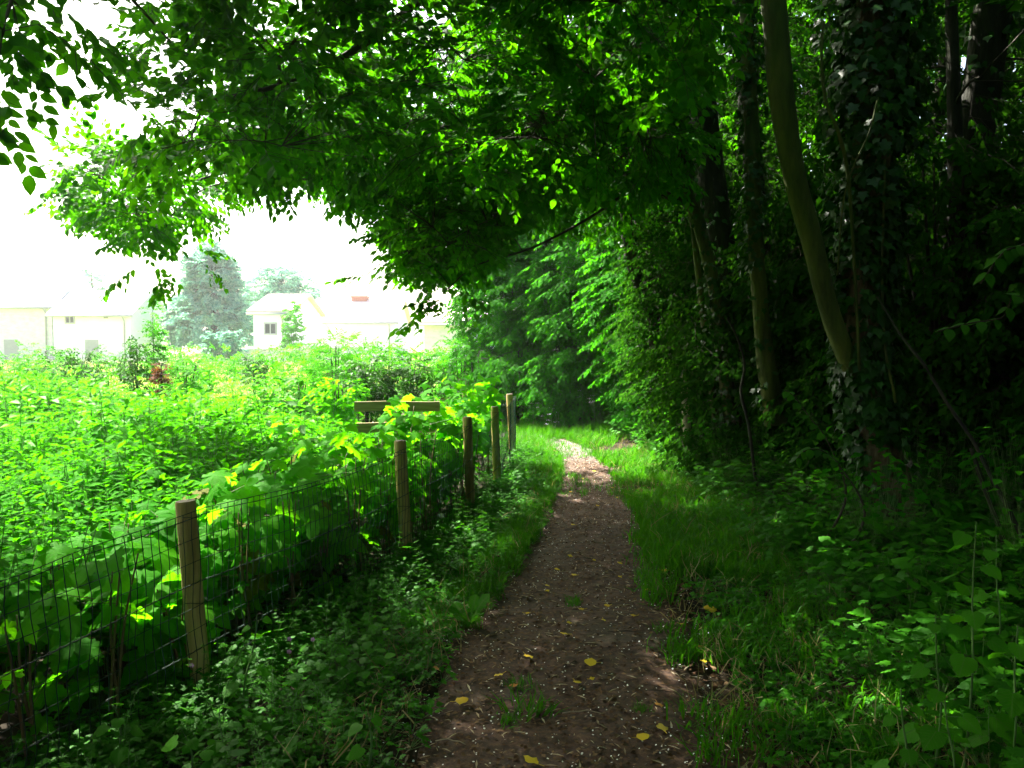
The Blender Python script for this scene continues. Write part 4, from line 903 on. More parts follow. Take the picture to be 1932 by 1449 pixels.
SAP = [(760, 752, 7.7, 22, .26, .13, 'young maple spilling over the middle of the wooden rails', 0), (215, 975, 4.0, 20, .26, .24, 'young maple with the largest glowing leaves left of the nearest post', 0), (310, 955, 4.25, 26, .28, .18, 'young maple just left of the nearest fence post', 0),
       (440, 895, 4.8, 30, .32, .17, 'young maple right of the nearest post with some brown leaves', 6), (560, 845, 5.4, 36, .36, .16, 'young maple leaning on the wire between the two nearest posts', 4),
       (650, 805, 6.0, 34, .36, .15, 'young maple just left of the second fence post', 0), (590, 812, 7.2, 40, .46, .16, 'bushy young maple below the left end of the wooden rails', 0), (520, 800, 8.0, 36, .45, .16, 'young maple rising from the nettles left of the rails', 0),
       (700, 835, 7.1, 26, .38, .15, 'young maple in front of the lower wooden rail', 0), (800, 740, 8.3, 46, .42, .15, 'young maple hiding the right end of the rails', 0), (850, 705, 9.0, 52, .45, .15, 'tall young maple above the middle fence posts', 0),
       (915, 708, 10.2, 46, .40, .15, 'tall young maple leaning over the two farthest posts', 0), (780, 790, 7.6, 36, .34, .14, 'young maple right behind the second fence post', 0), (860, 760, 8.8, 36, .32, .14, 'low young maple behind the third fence post', 0),
       (905, 745, 10.4, 34, .30, .14, 'low young maple behind the fourth fence post', 0), (720, 815, 6.4, 30, .30, .14, 'low young maple against the wire left of the second post', 0), (90, 1030, 3.6, 20, .25, .16, 'young maple low behind the wire at the left edge', 0), (745, 778, 7.75, 9, .22, .12, 'young maple climbing over the post of the wooden rails', 0), (820, 775, 7.9, 26, .3, .15, 'young maple covering the right end of the wooden rails', 0), (420, 925, 4.45, 24, .3, .15, 'young maple close behind the wire right of the nearest post', 3), (620, 850, 5.6, 26, .3, .15, 'young maple close against the wire midway between the two nearest posts', 0), (500, 870, 5.2, 30, .3, .15, 'low maple seedling against the wire under the taller ones', 2)]
words_ = ['left of the nearest post low at the frame edge', 'left of the nearest post by the sagging wire', 'directly left of the nearest post', 'directly right of the nearest post', 'a step right of the nearest post', 'short of midway to the second post', 'midway between the first two posts', 'past midway to the second post', 'shortly before the second post', 'directly left of the second post', 'directly right of the second post', 'between the second and third posts', 'shortly before the third post', 'between the third and fourth posts']
for k, wd in enumerate(words_):
    d = 2.95 + k * .42 + .05 * math.sin(k * 5); x = float(fencex(d)) - .15; q = proj(np.array([x, d, .62 + .16 * math.sin(k * 2.3) + .02 * k]))
    SAP.append((float(q[0]), float(q[1]), d, 13, .20, .12 + .04 * (k % 3), 'maple seedling pressed on the wire ' + wd, 1 if k in (4, 5, 7) else 0))
for px, py, d, n, rad, ls, lb, br in SAP:
    p = at(px, py, d); x = min(p[0], float(fencex(d)) - .14); sapling(x, d, p[2] + .02, n, rad, ls, lb, br, .55 if d < 6 else .35)

# old arching bramble canes
for i, (rows, lb) in enumerate([([(60, 985, 5.6), (140, 925, 5.7), (210, 900, 5.9), (300, 915, 6.0)], 'pale dry cane arching over the nettles at the left'), ([(30, 930, 6.2), (110, 905, 6.3), (190, 870, 6.5), (230, 850, 6.6)], 'thin dry cane slanting up through the nettles'),
                               ([(120, 960, 5.2), (170, 957, 5.2), (222, 972, 5.2)], 'short pale cane bowed beside the wire fence'), ([(300, 870, 7), (340, 850, 7.0), (420, 900, 7.0)], 'dry cane lying across the nettles behind the nearest post')]):
    R = [tuple(W(x, y, d, .004)) for x, y, d in rows]; g0 = R[0]; R = [(g0[0] - .1, g0[1], float(height(g0[0], g0[1])), .005)] + R
    sp = smooth_path(R, 20); a = Acc(); a.tube(sp[:, :3], sp[:, 3], 5, 0); tag(a.build('bramble_cane', [M['dry']], origin=R[0][:3]), lb, 'cane', 'dry canes in the nettles')

# ------------------------------------------------------------------ low growth along both verges
def rosette(leaf, n, hgt, ll, seed, spread=.14, up=.5):
    a = Acc(); r = np.random.default_rng(seed)
    for i in range(n):
        an = r.uniform(0, 6.28); q = r.random() ** .6; e = np.array([math.cos(an) * spread * q, math.sin(an) * spread * q, hgt * r.uniform(.45, 1.0) * (1.1 - .5 * q)])
        prisms(a, np.array([[0, 0, 0.]]), e[None], .0012, 1)
        d = np.array([math.cos(an), math.sin(an), r.uniform(-.5, .25)])
        a.scatter(leaf, [e], frame([d], [r.normal(0, .3) + .2 * math.cos(an), r.normal(0, .3) + .2 * math.sin(an), 1]), ll * r.uniform(.6, 1.15), rnd=[r.random()])
    return a.tpl()
def cleaver(seed, H=.5):
    a = Acc(); r = np.random.default_rng(seed); b = r.normal(0, .09, 2); c = lambda t: np.array([b[0] * t * t, b[1] * t * t, H * t * (1 - .1 * t)])
    a.tube(np.array([c(t) for t in np.linspace(0, 1, 6)]), [.0018] * 6, 3, 1, False)
    for k in range(8):
        t = .2 + .8 * k / 7; l = .05 * (1.15 - .55 * t)
        for j in range(6):
            an = j * PI / 3 + k * .5; d = np.array([math.cos(an), math.sin(an), .25]); a.scatter(NARROW, [c(t)], frame([d], [0, 0, 1.0]), [[l * 1.2, l, l]], rnd=[r.random()])
    return a.tpl()
HB = [rosette(LOBED, 12, .26, .055, 100 + i) for i in range(5)]; HB_S = [rosette(LOBED, 9, .07, .026, 110 + i, .06) for i in range(4)]
HB_R = [rosette(HEART, 9, .24, .06, 120 + i, .13) for i in range(3)]; IV_G = [rosette(IVY, 8, .12, .065, 130 + i, .13) for i in range(4)]
SHB = [rosette(OVM, 26, .8, .075, 140 + i, .30) for i in range(4)]; CLV = [cleaver(150 + i) for i in range(4)]
# left verge, fence to path
def lv(y, u): return fencex(y) + .08 + (pathx(y) - pathw(y) - .02 - fencex(y) - .08) * u
a = Acc()
P = gpos(2100, 1.9, 12.5, lambda y, u: lv(y, u ** 1.15 * .96), 1.35); s = (P[:, 0] - fencex(P[:, 1])) / np.maximum(.2, pathx(P[:, 1]) - pathw(P[:, 1]) - fencex(P[:, 1]))
sz = .95 - .5 * np.clip(s, 0, 1) + rng.normal(0, .14, len(P)); put_plants(a, HB, P, np.clip(sz * .7, .28, 1.2))
P = gpos(500, 1.9, 12, lambda y, u: lv(y, u ** 1.6 * .7), 1.3); put_plants(a, HB_R, P, rng.uniform(.5, .95, len(P)))
P = gpos(650, 1.9, 12.5, lambda y, u: fencex(y) - .28 + .5 * u, 1.2); put_plants(a, HB, P, rng.uniform(.4, .8, len(P)))
P = gpos(300, 2.2, 12, lambda y, u: lv(y, u ** 1.4 * .75), 1.3); put_plants(a, CLV, P, rng.uniform(.4, .85, len(P)), .25)
P = gpos(900, 2.1, 12, lambda y, u: lv(y, .55 + .5 * u), 1.4); put_plants(a, HB_S, P, rng.uniform(.7, 1.6, len(P)))
tag(a.build('verge_herbs', [M['herb'], M['stem']]), 'dark green low herbs crowding the left verge under the fence', 'herbs', kind='stuff')
a = Acc()
P = gpos(900, 2.2, 13.5, lambda y, u: lv(y, .66 + .44 * u), 1.2); P = P[CL(P, 1.9, 33) > .5]; put_plants(a, GR_T, P, rng.uniform(.28, .7, len(P)), .35)
P = gpos(700, 9.5, 13.6, lambda y, u: lv(y, .35 + .7 * u)); put_plants(a, GR_T, P, rng.uniform(.3, .75, len(P)), .3)
P = gpos(3600, 5.2, 14, lambda y, u: pathx(y) + pathw(y) - .06 + 1.1 * u ** 1.2, 1.1); P = P[CL(P, 1.6, 34) > .22]; put_plants(a, GR_S, P, rng.uniform(.5, 1.25, len(P)), .3)
P = gpos(950, 2.1, 7, lambda y, u: pathx(y) + pathw(y) - .16 + 1.05 * u ** 1.2, 1.1); P = P[CL(P, 2.2, 35) > .42]; put_plants(a, GR_S, P, rng.uniform(.5, 1.3, len(P)), .25)
P = gpos(800, 13, 16.2, lambda y, u: pathx(y) - .4 + 3.2 * u); put_plants(a, GR_T, P, rng.uniform(.4, .9, len(P)), .2)
P = gpos(260, 8, 13, lambda y, u: pathx(y) + (u * 2 - 1) * pathw(y)); P = P[CL(P, 1.5, 36) > .55]; put_plants(a, GR_S, P, rng.uniform(.4, .9, len(P)), .2)
P = gpos(700, 2.1, 13, lambda y, u: np.where(u < .35, pathx(y) - pathw(y) - .9 * u, pathx(y) + pathw(y) + 1.6 * (u - .4)), 1.2); put_plants(a, GR_D, P, rng.uniform(.5, 1.3, len(P)), .5)
tag(a.build('verge_grass', [M['grass'], M['straw']]), 'short green grass along both edges of the dirt path', 'grass', kind='stuff')
# right verge and bank
rv = lambda lo, hi: (lambda y, u: pathx(y) + pathw(y) + lo + (hi - lo) * u)
a = Acc()
P = gpos(1900, 2.0, 7.5, rv(.15, 1.2), 1.2); P = P[CL(P, 1.6, 51) > .22]; put_plants(a, HB_S, P, rng.uniform(.5, 1.6, len(P)))
P = gpos(1150, 2.0, 8.5, rv(.75, 2.4), 1.2); put_plants(a, HB, P, rng.uniform(.55, 1.25, len(P)))
P = gpos(420, 2.0, 6.0, rv(.95, 2.6), 1.2); put_plants(a, HB_R, P, rng.uniform(.8, 1.6, len(P)))
P = gpos(700, 7.5, 13.5, rv(.7, 1.9)); put_plants(a, HB, P, rng.uniform(.8, 1.6, len(P)))
tag(a.build('bank_herbs', [M['herb'], M['stem']]), 'fine leaved green herbs covering the right bank beside the path', 'herbs', kind='stuff')
a = Acc()
P = gpos(900, 3.2, 10, rv(1.1, 3.4)); put_plants(a, IV_G, P, rng.uniform(.8, 1.5, len(P)))
tag(a.build('ground_ivy', [M['ivy'], M['twig']]), 'glossy dark ivy creeping over the ground around the trunks', 'ivy', kind='stuff')
a = Acc()
P = gpos(130, 4.2, 12, rv(1.35, 3.2)); put_plants(a, SHB, P, rng.uniform(.7, 1.3, len(P)))
P = gpos(80, 8.0, 14.5, rv(.95, 1.8)); put_plants(a, SHB, P, rng.uniform(.7, 1.3, len(P)))
tag(a.build('undergrowth', [M['hedge'], M['stem']]), 'leafy undergrowth between the grass edge and the trunks on the right', 'undergrowth', kind='stuff')

# single grass tufts on the path
for px, py, s, lb in [(1005, 1362, 1.3, 'largest green grass tuft growing in the near path'), (985, 1310, .8, 'small grass tuft left of the middle of the path'), (1080, 1148, .8, 'low grass tuft in the middle of the path further up'), (1252, 1198, .9, 'grass tuft at the right edge of the dark path'), (960, 1385, .7, 'sparse tuft left of the largest tuft on the path'), (1215, 1358, .5, 'few blade tuft beside the pale yellow leaf')]:
    yv = EYE * F / (py - 648.0); p = at(px, py, yv); p[2] = float(height(p[0], p[1])); a = Acc(); put_plants(a, GR_S, p + np.column_stack([rng.normal(0, .035 * s, 7), rng.normal(0, .035 * s, 7), np.zeros(7)]), .75 * s * rng.uniform(.7, 1.1, 7), .3)
    tag(a.build('grass_tuft', [M['grass'], M['grass']], origin=p), lb, 'grass tuft', 'grass tufts on the path')

# garlic mustard: tall stems with large scalloped heart leaves
def mustard(px, py_base, py_top, d, n, ls, label, lean=0):
    b = at(px, py_base, d); tp = at(px + lean, py_top, d); z0 = float(height(b[0], d)); t = thing('garlic_mustard', (b[0], d, z0), label, 'plant', 'tall plants with heart shaped leaves')
    H = tp[2] - z0; sp = smooth_path([(b[0], d, z0 - .02, .005), (b[0] + .02, d, z0 + H * .4, .0042), ((b[0] + tp[0]) / 2 + .015, d + .02, z0 + H * .7, .0035), (tp[0], d, tp[2], .002)], 14)
    a = Acc(); a.tube(sp[:, :3], sp[:, 3], 6, 0); a.build('stem', [M['stem']], t)
    a = Acc()
    for k in range(n):
        f = .12 + .86 * k / max(1, n - 1); q = sp[int(f * (len(sp) - 1)), :3]; an = k * 2.4 + rng.normal(0, .4); l = ls * (1.1 - .55 * f) * rng.uniform(.8, 1.15); o = np.array([math.cos(an), math.sin(an), 0])
        e = q + o * l * .75 + [0, 0, l * .25]; prisms(a, q[None], e[None], .0013, 1)
        a.scatter(HEART, [e], frame([o + [0, -.2, -.55]], [o * .45 + [rng.normal(0, .2), -.45, .75]]), l, rnd=[rng.random()])
    a.build('leaves', [M['mustard'], M['stem']], t)
for args in [(1822, 1330, 985, 2.75, 13, .115, 'tallest heart leaved plant at the lower right with a long bare stem', 20), (1765, 1330, 1160, 2.8, 8, .085, 'heart leaved plant just left of the tallest one at lower right', 0), (1905, 1380, 1180, 2.6, 9, .115, 'broad heart leaved plant at the right edge of the view', 15), (1790, 1440, 1290, 2.5, 8, .11, 'low heart leaved plant below the tallest one at lower right', -10),
             (1700, 1420, 1300, 2.7, 7, .07, 'small heart leaved plant in the herbs at lower right', 0), (455, 1400, 1160, 3.35, 9, .075, 'slender heart leaved plant right of the nearest fence post', 30), (690, 1449, 1350, 2.9, 6, .085, 'low round leaved plant at the left of the near path', 0), (215, 1449, 1330, 2.9, 7, .075, 'heart leaved plant under the wire at lower left', 0), (1880, 1120, 1010, 3.3, 9, .09, 'heart leaved plant in the shade at the right edge under the canes', 0), (350, 1449, 1390, 2.8, 6, .10, 'low broad leaved plant at the bottom left', 0)]:
    mustard(*args)
# upright toothed weed at the path edge
t = thing('dandelion_plant', at(885, 1195, 4.45) * [1, 1, 0] + [0, 0, .03], 'upright long leaved weed standing at the left path edge', 'plant')
DL = outline([(0, 0), (.03, .12), (.10, .2), (.05, .27), (.13, .42), (.07, .48), (.17, .66), (.12, .72), (.14, .86), (0, 1)], (0, .45), .25, .03)
a = Acc(); b0 = np.array(t.location)
for an, up, l in [(.2, 1.6, .20), (1.3, 1.0, .19), (2.3, .7, .17), (3.3, .9, .16), (4.3, .6, .15), (5.3, .8, .17)]:
    o = np.array([math.cos(an), math.sin(an), up]); a.scatter(DL, [b0], frame([o], [-o[0] + .2, -o[1] - .5, .5]), [[l * 1.3, l, l]], rnd=[rng.random()])
a.build('leaves', [M['mustard']], t)
# seed clock
p = at(833, 973, 6.3); z0 = float(height(p[0], p[1])); t = thing('dandelion_clock', (p[0], p[1], z0), 'white fluffy seed head on a thin stalk at the left verge', 'flower')
a = Acc(); a.tube(smooth_path([(p[0] + .03, p[1], z0, 1), (p[0] + .01, p[1], (z0 + p[2]) / 2, 1), (p[0], p[1], p[2], 1)], 8)[:, :3], .0018, 4, 0); a.build('stem', [M['stem']], t)
a = Acc(); d = rdirs(130); prisms(a, np.repeat(p[None], 130, 0), p + d * .022, .0003, 0); a.scatter(ROUND, p + d * .02, frame(np.cross(d, [.3, .5, .8]), d), .007); a.build('seed_head', [M['white'], M['white']], t)
# pink herb robert flowers
for i, (px, py, d, lb) in enumerate([(546, 1206, 3.7, 'pink flower left of the pair right of the nearest post'), (590, 1207, 3.75, 'pink flower beside the yellow leaf right of the nearest post'), (545, 1230, 3.7, 'lowest of the three pink flowers right of the nearest post'), (361, 1256, 3.45, 'pink flower in front of the nearest fence post'), (364, 1310, 3.4, 'pink flower near the foot of the nearest fence post')]):
    p = at(px, py, d); z0 = float(height(p[0], p[1])); t = thing('pink_flower', (p[0], p[1], z0), lb, 'flower', 'pink flowers by the fence')
    a = Acc(); a.tube(np.array([(p[0] + .02, p[1] + .02, z0), (p[0] + .012, p[1] + .015, (z0 + p[2]) / 2), p]), .0012, 4, 0); a.build('stem', [M['rstem']], t)
    a = Acc(); an = np.arange(5) * 2 * PI / 5; o = np.stack([np.cos(an), .3 + 0 * an, np.sin(an)], -1); a.scatter(ROUND, np.repeat(p[None], 5, 0) + o * .001, frame(o, [0, -1.0, .3]), [[.011, .012, .012]] * 5); a.build('petals', [M['pink']], t)
# cow parsley at the foot of the leafy wall
for i, (px, py, d) in enumerate([(1005, 762, 14.6), (1030, 748, 15), (1052, 770, 14.4), (1075, 745, 14.8), (1098, 742, 14.2), (1120, 752, 13.8), (1040, 790, 14)]):
    p = at(px, py, d); z0 = float(height(p[0], p[1])); t = thing('cow_parsley', (p[0], p[1], z0), 'white flowered umbel plant before the foot of the leafy wall', 'flower', 'white umbels at the path bend')
    a = Acc(); b = Acc(); a.tube(np.array([(p[0], p[1], z0), (p[0] + .02, p[1], (z0 + p[2]) / 2), p]), .004, 4, 0)
    for k in range(5):
        q = p + [rng.normal(0, .09), rng.normal(0, .06), rng.normal(0, .06)]; a.tube(np.array([p - [0, 0, .25], q - [0, 0, .03]]), .002, 3, 0)
        c = q + np.column_stack([rng.normal(0, .026, (15, 2)), rng.normal(0, .006, 15)]); b.scatter(ROUND, c, frame(rdirs(15, -.3, .3), [0, -.3, 1.0]), .010)
    a.build('stem', [M['stem']], t); b.build('umbel', [M['white']], t)

# ------------------------------------------------------------------ right hand edge: canes and broad leaves in the shade
for rows, mk, lb in [([W(1655, 560, 5.62, .006), W(1705, 640, 5.3, .008), W(1745, 690, 5.1, .010), W(1790, 765, 5.0, .011), W(1835, 830, 4.9, .012), W(1870, 900, 4.8, .012), W(1910, 975, 4.7, .013), W(1945, 1060, 4.6, .014)], 'bark', 'long green stained branch leaning down to the right edge'),
                     ([W(1832, 845, 5.0, .012), W(1850, 900, 4.95, .014), W(1868, 950, 4.9, .014), W(1890, 1010, 4.8, .015), W(1900, 1075, 4.7, .016)], 'bark', 'short lichened branch under the long leaning one'),
                     ([W(1372, 600, 7.4, .009), W(1392, 640, 7.4, .010), W(1405, 690, 7.4, .012), W(1398, 740, 7.4, .014), W(1412, 800, 7.4, .015), W(1420, 860, 7.4, .016), W(1432, 960, 7.4, .018)], 'bark', 'crooked bare sapling stem between the ivy clad trunks')]:
    sp = smooth_path(rows, 20); a = Acc(); a.tube(sp[:, :3], sp[:, 3], 8, 0, True, .2); tag(a.build('leaning_branch', [M[mk]], origin=rows[-1][:3]), lb, 'branch')
def broad(label, pts, d0, base, ls):
    b = np.array(base); t = thing('broad_leaved_sapling', base, label, 'sapling'); a = Acc(); Q = at(*np.array([(x, y, d) for x, y, d in pts]).T)
    sp = smooth_path([(b[0], b[1], b[2], .012), ((b[0] + Q[0][0] + .3) / 2, (b[1] + Q[0][1]) / 2, (b[2] + Q[0][2]) / 2, .009)] + [(q[0], q[1], q[2], .004) for q in Q], 30); a.tube(sp[:, :3], sp[:, 3], 6, 0, True); a.build('stem', [M['twig']], t)
    a = Acc(); k = sp[len(sp) // 3::3]
    for i, q in enumerate(k):
        for s in (-1, 1):
            tang = unit((k[min(i + 1, len(k) - 1)] - k[max(i - 1, 0)])[:3]); o = np.cross(tang, [0, -.4, 1.0]) * s + tang * .5 + [0, 0, -.35]
            a.scatter(OV, [q[:3]], frame([o], [rng.normal(0, .2), -.55, .8]), ls * rng.uniform(.7, 1.1), rnd=[rng.random()])
    a.build('leaves', [M['bushd'], M['twig']], t)
broad('broad leaved twig reaching in from the right edge below', [(1935, 575, 3.5), (1890, 600, 3.5), (1830, 610, 3.5), (1770, 625, 3.5)], 3.5, (2.75, 3.6, .3), .085)
broad('broad leaved twig at the right edge above its neighbour', [(1960, 500, 3.4), (1920, 470, 3.4), (1890, 480, 3.4), (1850, 535, 3.4)], 3.4, (2.9, 3.45, .3), .08)
broad('ovate leaved sapling in the shade left of the big ivy trunk', [(1560, 830, 5.4), (1530, 790, 5.4), (1500, 750, 5.4), (1480, 735, 5.4)], 5.4, (2.15, 5.45, .2), .085)
broad('ovate leaved twig low in front of the ivy trunk', [(1585, 880, 5.2), (1550, 850, 5.2), (1520, 850, 5.2), (1500, 870, 5.2)], 5.2, (2.2, 5.2, .2), .085)
#PART4
# ------------------------------------------------------------------ houses across the meadow
def gable(name, label, x0, x1, y0, y1, eave, ridge, wall='wallw', roof='tile', axis='x', wins=(), chim=(), doors=(), gutter=True):
    """house with a pitched roof; axis = direction of the ridge; wins: (x centre, z sill, w, h) on the front wall"""
    z0 = float(height((x0 + x1) / 2, y0)) - .3; t = thing(name, ((x0 + x1) / 2, y0, z0), label, 'house')
    a = Acc(); xm, ym = (x0 + x1) / 2, (y0 + y1) / 2
    base = [(x0, y0), (x1, y0), (x1, y1), (x0, y1)]
    V = [(x, y, z0) for x, y in base] + [(x, y, eave) for x, y in base]
    f = [(0, 1, 5, 4), (1, 2, 6, 5), (2, 3, 7, 6), (3, 0, 4, 7)]
    if axis == 'x': V += [(x0, ym, ridge), (x1, ym, ridge)]; f += [(4, 8, 7), (5, 6, 9)]
    else: V += [(xm, y0, ridge), (xm, y1, ridge)]; f += [(4, 5, 8), (6, 7, 9)]
    a.add(np.array(V), f, 0); a.build('wall', [M[wall]], t, smooth=False)
    a = Acc(); o = .3; th = .14
    if axis == 'x':
        k = (ridge - eave) / (ym - y0)
        for sy, ye in ((-1, y0), (1, y1)):
            ze = eave - o * k
            V = np.array([(x0 - o, ye + sy * o, ze + .02), (x1 + o, ye + sy * o, ze + .02), (x1 + o, ym, ridge + .02), (x0 - o, ym, ridge + .02)]); a.add(np.concatenate([V, V + [0, 0, th]]), [(0, 1, 2, 3), (7, 6, 5, 4), (0, 4, 5, 1), (2, 6, 7, 3), (0, 3, 7, 4), (1, 5, 6, 2)], 0)
    else:
        k = (ridge - eave) / (xm - x0)
        for sx, xe in ((-1, x0), (1, x1)):
            ze = eave - o * k
            V = np.array([(xe + sx * o, y0 - o, ze + .02), (xe + sx * o, y1 + o, ze + .02), (xm, y1 + o, ridge + .02), (xm, y0 - o, ridge + .02)]); a.add(np.concatenate([V, V + [0, 0, th]]), [(0, 1, 2, 3), (7, 6, 5, 4), (0, 4, 5, 1), (2, 6, 7, 3), (0, 3, 7, 4), (1, 5, 6, 2)], 0)
    rf_ = a.build('roof', [M[roof]], t, smooth=False)
    for cx_, cz, w in chim:
        a = Acc(); a.box(cx_ - w / 2, ym - w * .4, ridge - .5, cx_ + w / 2, ym + w * .4, cz); a.box(cx_ - w / 2 - .06, ym - w * .4 - .06, cz, cx_ + w / 2 + .06, ym + w * .4 + .06, cz + .12); c = a.build('chimney', [M['brick']], None, smooth=False)
        c.parent = rf_; c.location = -np.array(rf_.location) - np.array(t.location)
    for wx, wz, ww, wh in wins:
        a = Acc(); b = .09; y = y0 - .05
        a.box(wx - ww / 2, y, wz, wx - ww / 2 + b, y0 - .003, wz + wh); a.box(wx + ww / 2 - b, y, wz, wx + ww / 2, y0 - .003, wz + wh); a.box(wx - ww / 2 + b, y, wz, wx + ww / 2 - b, y0 - .003, wz + b); a.box(wx - ww / 2 + b, y, wz + wh - b, wx + ww / 2 - b, y0 - .003, wz + wh); a.box(wx - .03, y, wz + b, wx + .03, y0 - .003, wz + wh - b)
        w_ = a.build('window', [M['frame']], t, smooth=False)
        a = Acc(); a.box(wx - ww / 2 + b, y0 - .025, wz + b, wx - .03, y0 - .004, wz + wh - b); a.box(wx + .03, y0 - .025, wz + b, wx + ww / 2 - b, y0 - .004, wz + wh - b); p_ = a.build('pane', [M['pane']], None, smooth=False); p_.parent = w_; p_.location = -np.array(t.location)
    for dx, w, h in doors:
        a = Acc(); a.box(dx - w / 2, y0 - .04, z0 + .3, dx + w / 2, y0 - .003, z0 + .3 + h); a.build('door', [M['frame']], t, smooth=False)
    if gutter and axis == 'x':
        a = Acc(); a.tube(np.array([(x0 - .3, y0 - .38, eave - .15), (x1 + .3, y0 - .38, eave - .15)]), .07, 8, 0); a.tube(np.array([(x1 - .4, y0 - .36, eave - .2), (x1 - .4, y0 - .08, eave - .5), (x1 - .4, y0 - .08, z0)]), .05, 8, 0); a.build('gutter', [M['frame']], t)
    return t
hx = lambda px, Y: float(at(px, 600, Y)[0]); hz = lambda py, Y: float(at(900, py, Y)[2])
gable('low_building', 'long pale low building at the far left edge', hx(-160, 56), hx(98, 56), 56, 63, hz(577, 56), hz(520, 59), 'walls', 'slate', doors=[(hx(20, 56), 1.0, 2.0)])
gable('low_building', 'lower pale outbuilding with one small window left of the conifer', hx(100, 55), hx(246, 55), 55, 61, hz(592, 55), hz(552, 58), 'wallw', 'slate', wins=[(hx(132, 55), hz(611, 55), .7, .75), (hx(200, 55), hz(601, 55), .3, .25)], doors=[(hx(172, 55), .9, 1.9)])
gable('gable_house', 'white house with a sloping roof between the two far trees', hx(478, 48), hx(546, 48), 48, 56, hz(588, 48), hz(556, 50), 'wallw', 'tile', wins=[(hx(510, 48), hz(632, 48), .8, .75)])
gable('far_house', 'pale house with a brick chimney right of the round tree', hx(580, 60), hx(745, 60), 60, 68, hz(606, 60), hz(568, 64), 'wallw', 'tile', chim=[(hx(680, 64), hz(562, 64), 1.2)])
gable('stone_barn', 'grey stone barn with pinkish roof beside the leafy wall', hx(800, 46), hx(960, 46), 46, 54, hz(608, 46), hz(556, 50), 'walls', 'tile', doors=[(hx(905, 46), 1.0, 2.0)])
# garden wall before the houses
t = thing('garden_wall', (hx(440, 45), 45, 0), 'low pale stone garden wall in front of the far houses', 'wall')
a = Acc(); a.box(hx(380, 45), 45, -.3, hx(640, 45), 45.35, 1.25); a.build('wall', [M['walls']], t, smooth=False)
a = Acc(); a.box(hx(380, 45) - .05, 44.95, 1.253, hx(640, 45) + .05, 45.4, 1.33); a.build('coping', [M['walls']], t, smooth=False)

# ------------------------------------------------------------------ far trees
def fartree(name, label, px, pytop, pybot, d, wpx, n, shape, leaf):
    c = at(px, pytop, d); x = c[0]; ztop = c[2]; zb = float(at(px, pybot, d)[2]); rx = wpx * d / F / 2; z0 = float(height(x, d)); t = thing(name, (x, d, z0), label, 'tree')
    a = Acc(); sp = smooth_path([(x, d, z0 - .1, .28), (x + .1, d, (z0 + ztop) / 2, .2), (x, d, ztop - .3, .03)], 10); a.tube(sp[:, :3], sp[:, 3], 10, 0, True, .15); a.build('trunk', [M['bark']], t)
    if shape == 'cone':
        u = rng.random(n) ** 1.15; z = zb + (ztop - zb) * u; r = rx * (.86 + .14 * np.sin(u * 9)) * (1 - u ** 2.6) ** .75 * np.sqrt(rng.uniform(.25, 1, n)); an = rng.uniform(0, 6.28, n); r = r * (.8 + .4 * vnoise(np.stack([np.cos(an) * 2, np.sin(an) * 2, z * .8], -1), 9)); P = np.stack([x + r * np.cos(an), d + r * np.sin(an), z], -1)
    else:
        P = ell_pts((x, d, (zb + ztop) / 2), (rx, rx, (ztop - zb) / 2), n, .35); P = P[vnoise(P * .8, 19) > .22]
    b = Acc(); _, A = grow(b, sp, P, 1.5, 1, .05, .01); D, Nn = spray_dirs(P, A, .2, .4)
    put_sprays(b, [spray(OVL, 16, .75, leaf, .4) for _ in range(3)], P, D, Nn, rng.uniform(.8, 1.2, len(P))); b.build('crown', [M['farleaf'], M['twig']], t)
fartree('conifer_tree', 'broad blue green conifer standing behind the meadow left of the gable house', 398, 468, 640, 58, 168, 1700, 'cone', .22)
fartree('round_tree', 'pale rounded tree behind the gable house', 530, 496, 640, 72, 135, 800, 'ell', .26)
fartree('small_tree', 'small pale tree showing above the outbuilding roof', 172, 502, 600, 85, 62, 130, 'ell', .26)

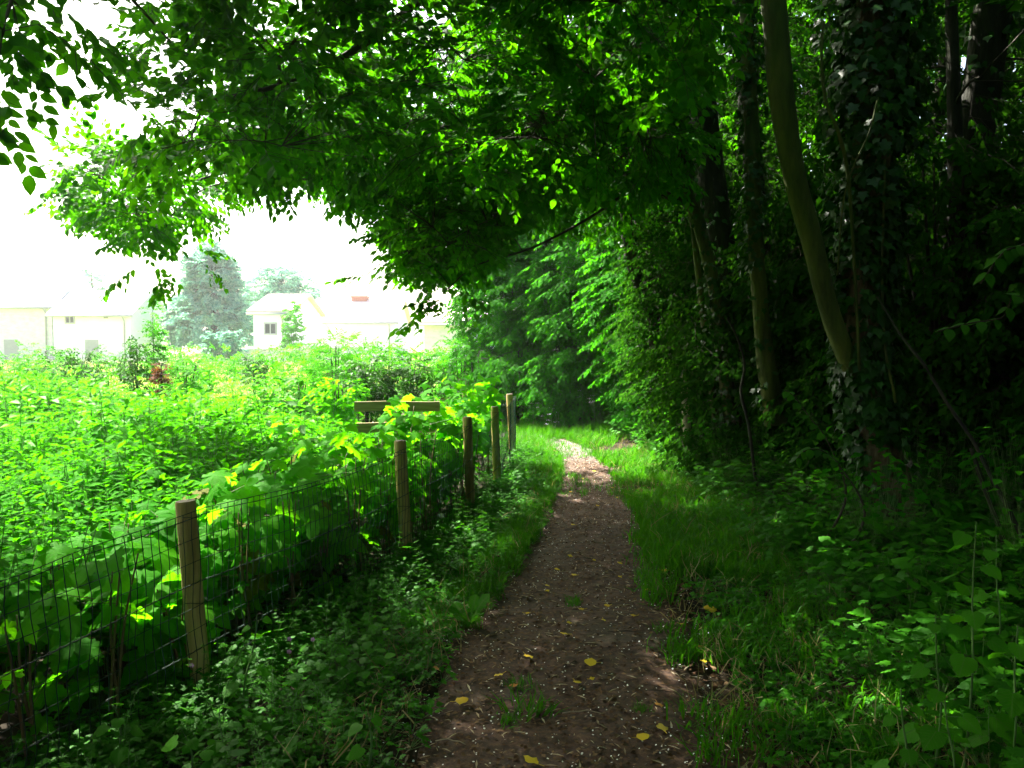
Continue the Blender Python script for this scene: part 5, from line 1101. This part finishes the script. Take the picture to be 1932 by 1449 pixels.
# ------------------------------------------------------------------ hazy summer air, sky, sun, camera
HAZE = 0.0006
bm_ = Acc(); bm_.box(-520, -520, -1.6, 520, 520, 16); hz_ = bm_.build('haze', [], smooth=False); tag(hz_, 'pale summer haze over the meadow', 'haze', kind='stuff')
m, nt, out = newmat('haze_air'); v = N(nt, 'ShaderNodeVolumePrincipled'); v.inputs['Color'].default_value = (.92, .96, 1, 1); v.inputs['Density'].default_value = HAZE; v.inputs['Anisotropy'].default_value = .55
nt.links.new(v.outputs[0], out.inputs['Volume']); hz_.data.materials.append(m)

w = bpy.data.worlds.new('World'); sc.world = w; w.use_nodes = True; nt = w.node_tree
sky = nt.nodes.new('ShaderNodeTexSky'); sky.sky_type = 'NISHITA'; sky.sun_disc = False
sky.sun_elevation = SUN_EL; sky.sun_rotation = SUN_AZ; sky.dust_density = 6.0; sky.air_density = 1.0; sky.ozone_density = 1.0
bg = nt.nodes['Background']; nt.links.new(sky.outputs[0], bg.inputs[0]); bg.inputs[1].default_value = .075
sd = bpy.data.lights.new('sun', 'SUN'); sd.energy = 5.0; sd.angle = math.radians(.6); sd.color = (1, .95, .86)
so = bpy.data.objects.new('sun', sd); COL.objects.link(so)
dirv = Vector((math.sin(SUN_AZ) * math.cos(SUN_EL), math.cos(SUN_AZ) * math.cos(SUN_EL), math.sin(SUN_EL)))
so.rotation_euler = dirv.to_track_quat('Z', 'Y').to_euler(); so.location = (-20, 20, 30)
cd = bpy.data.cameras.new('camera'); cam = bpy.data.objects.new('camera', cd); COL.objects.link(cam); sc.camera = cam
cam.location = (0, 0, EYE); cam.rotation_euler = (PI / 2 - PITCH, 0, 0); cd.sensor_width = 36; cd.lens = 36 * F / 1932; cd.clip_end = 3000; cd.clip_start = .05
sc.view_settings.view_transform = 'Standard'; sc.view_settings.look = 'None'; sc.view_settings.exposure = 3.0; sc.view_settings.gamma = 1
cy = sc.cycles; cy.max_bounces = 5; cy.diffuse_bounces = 2; cy.glossy_bounces = 2; cy.transmission_bounces = 4; cy.volume_bounces = 1; cy.transparent_max_bounces = 4
cy.use_denoising = True; cy.sample_clamp_indirect = 6
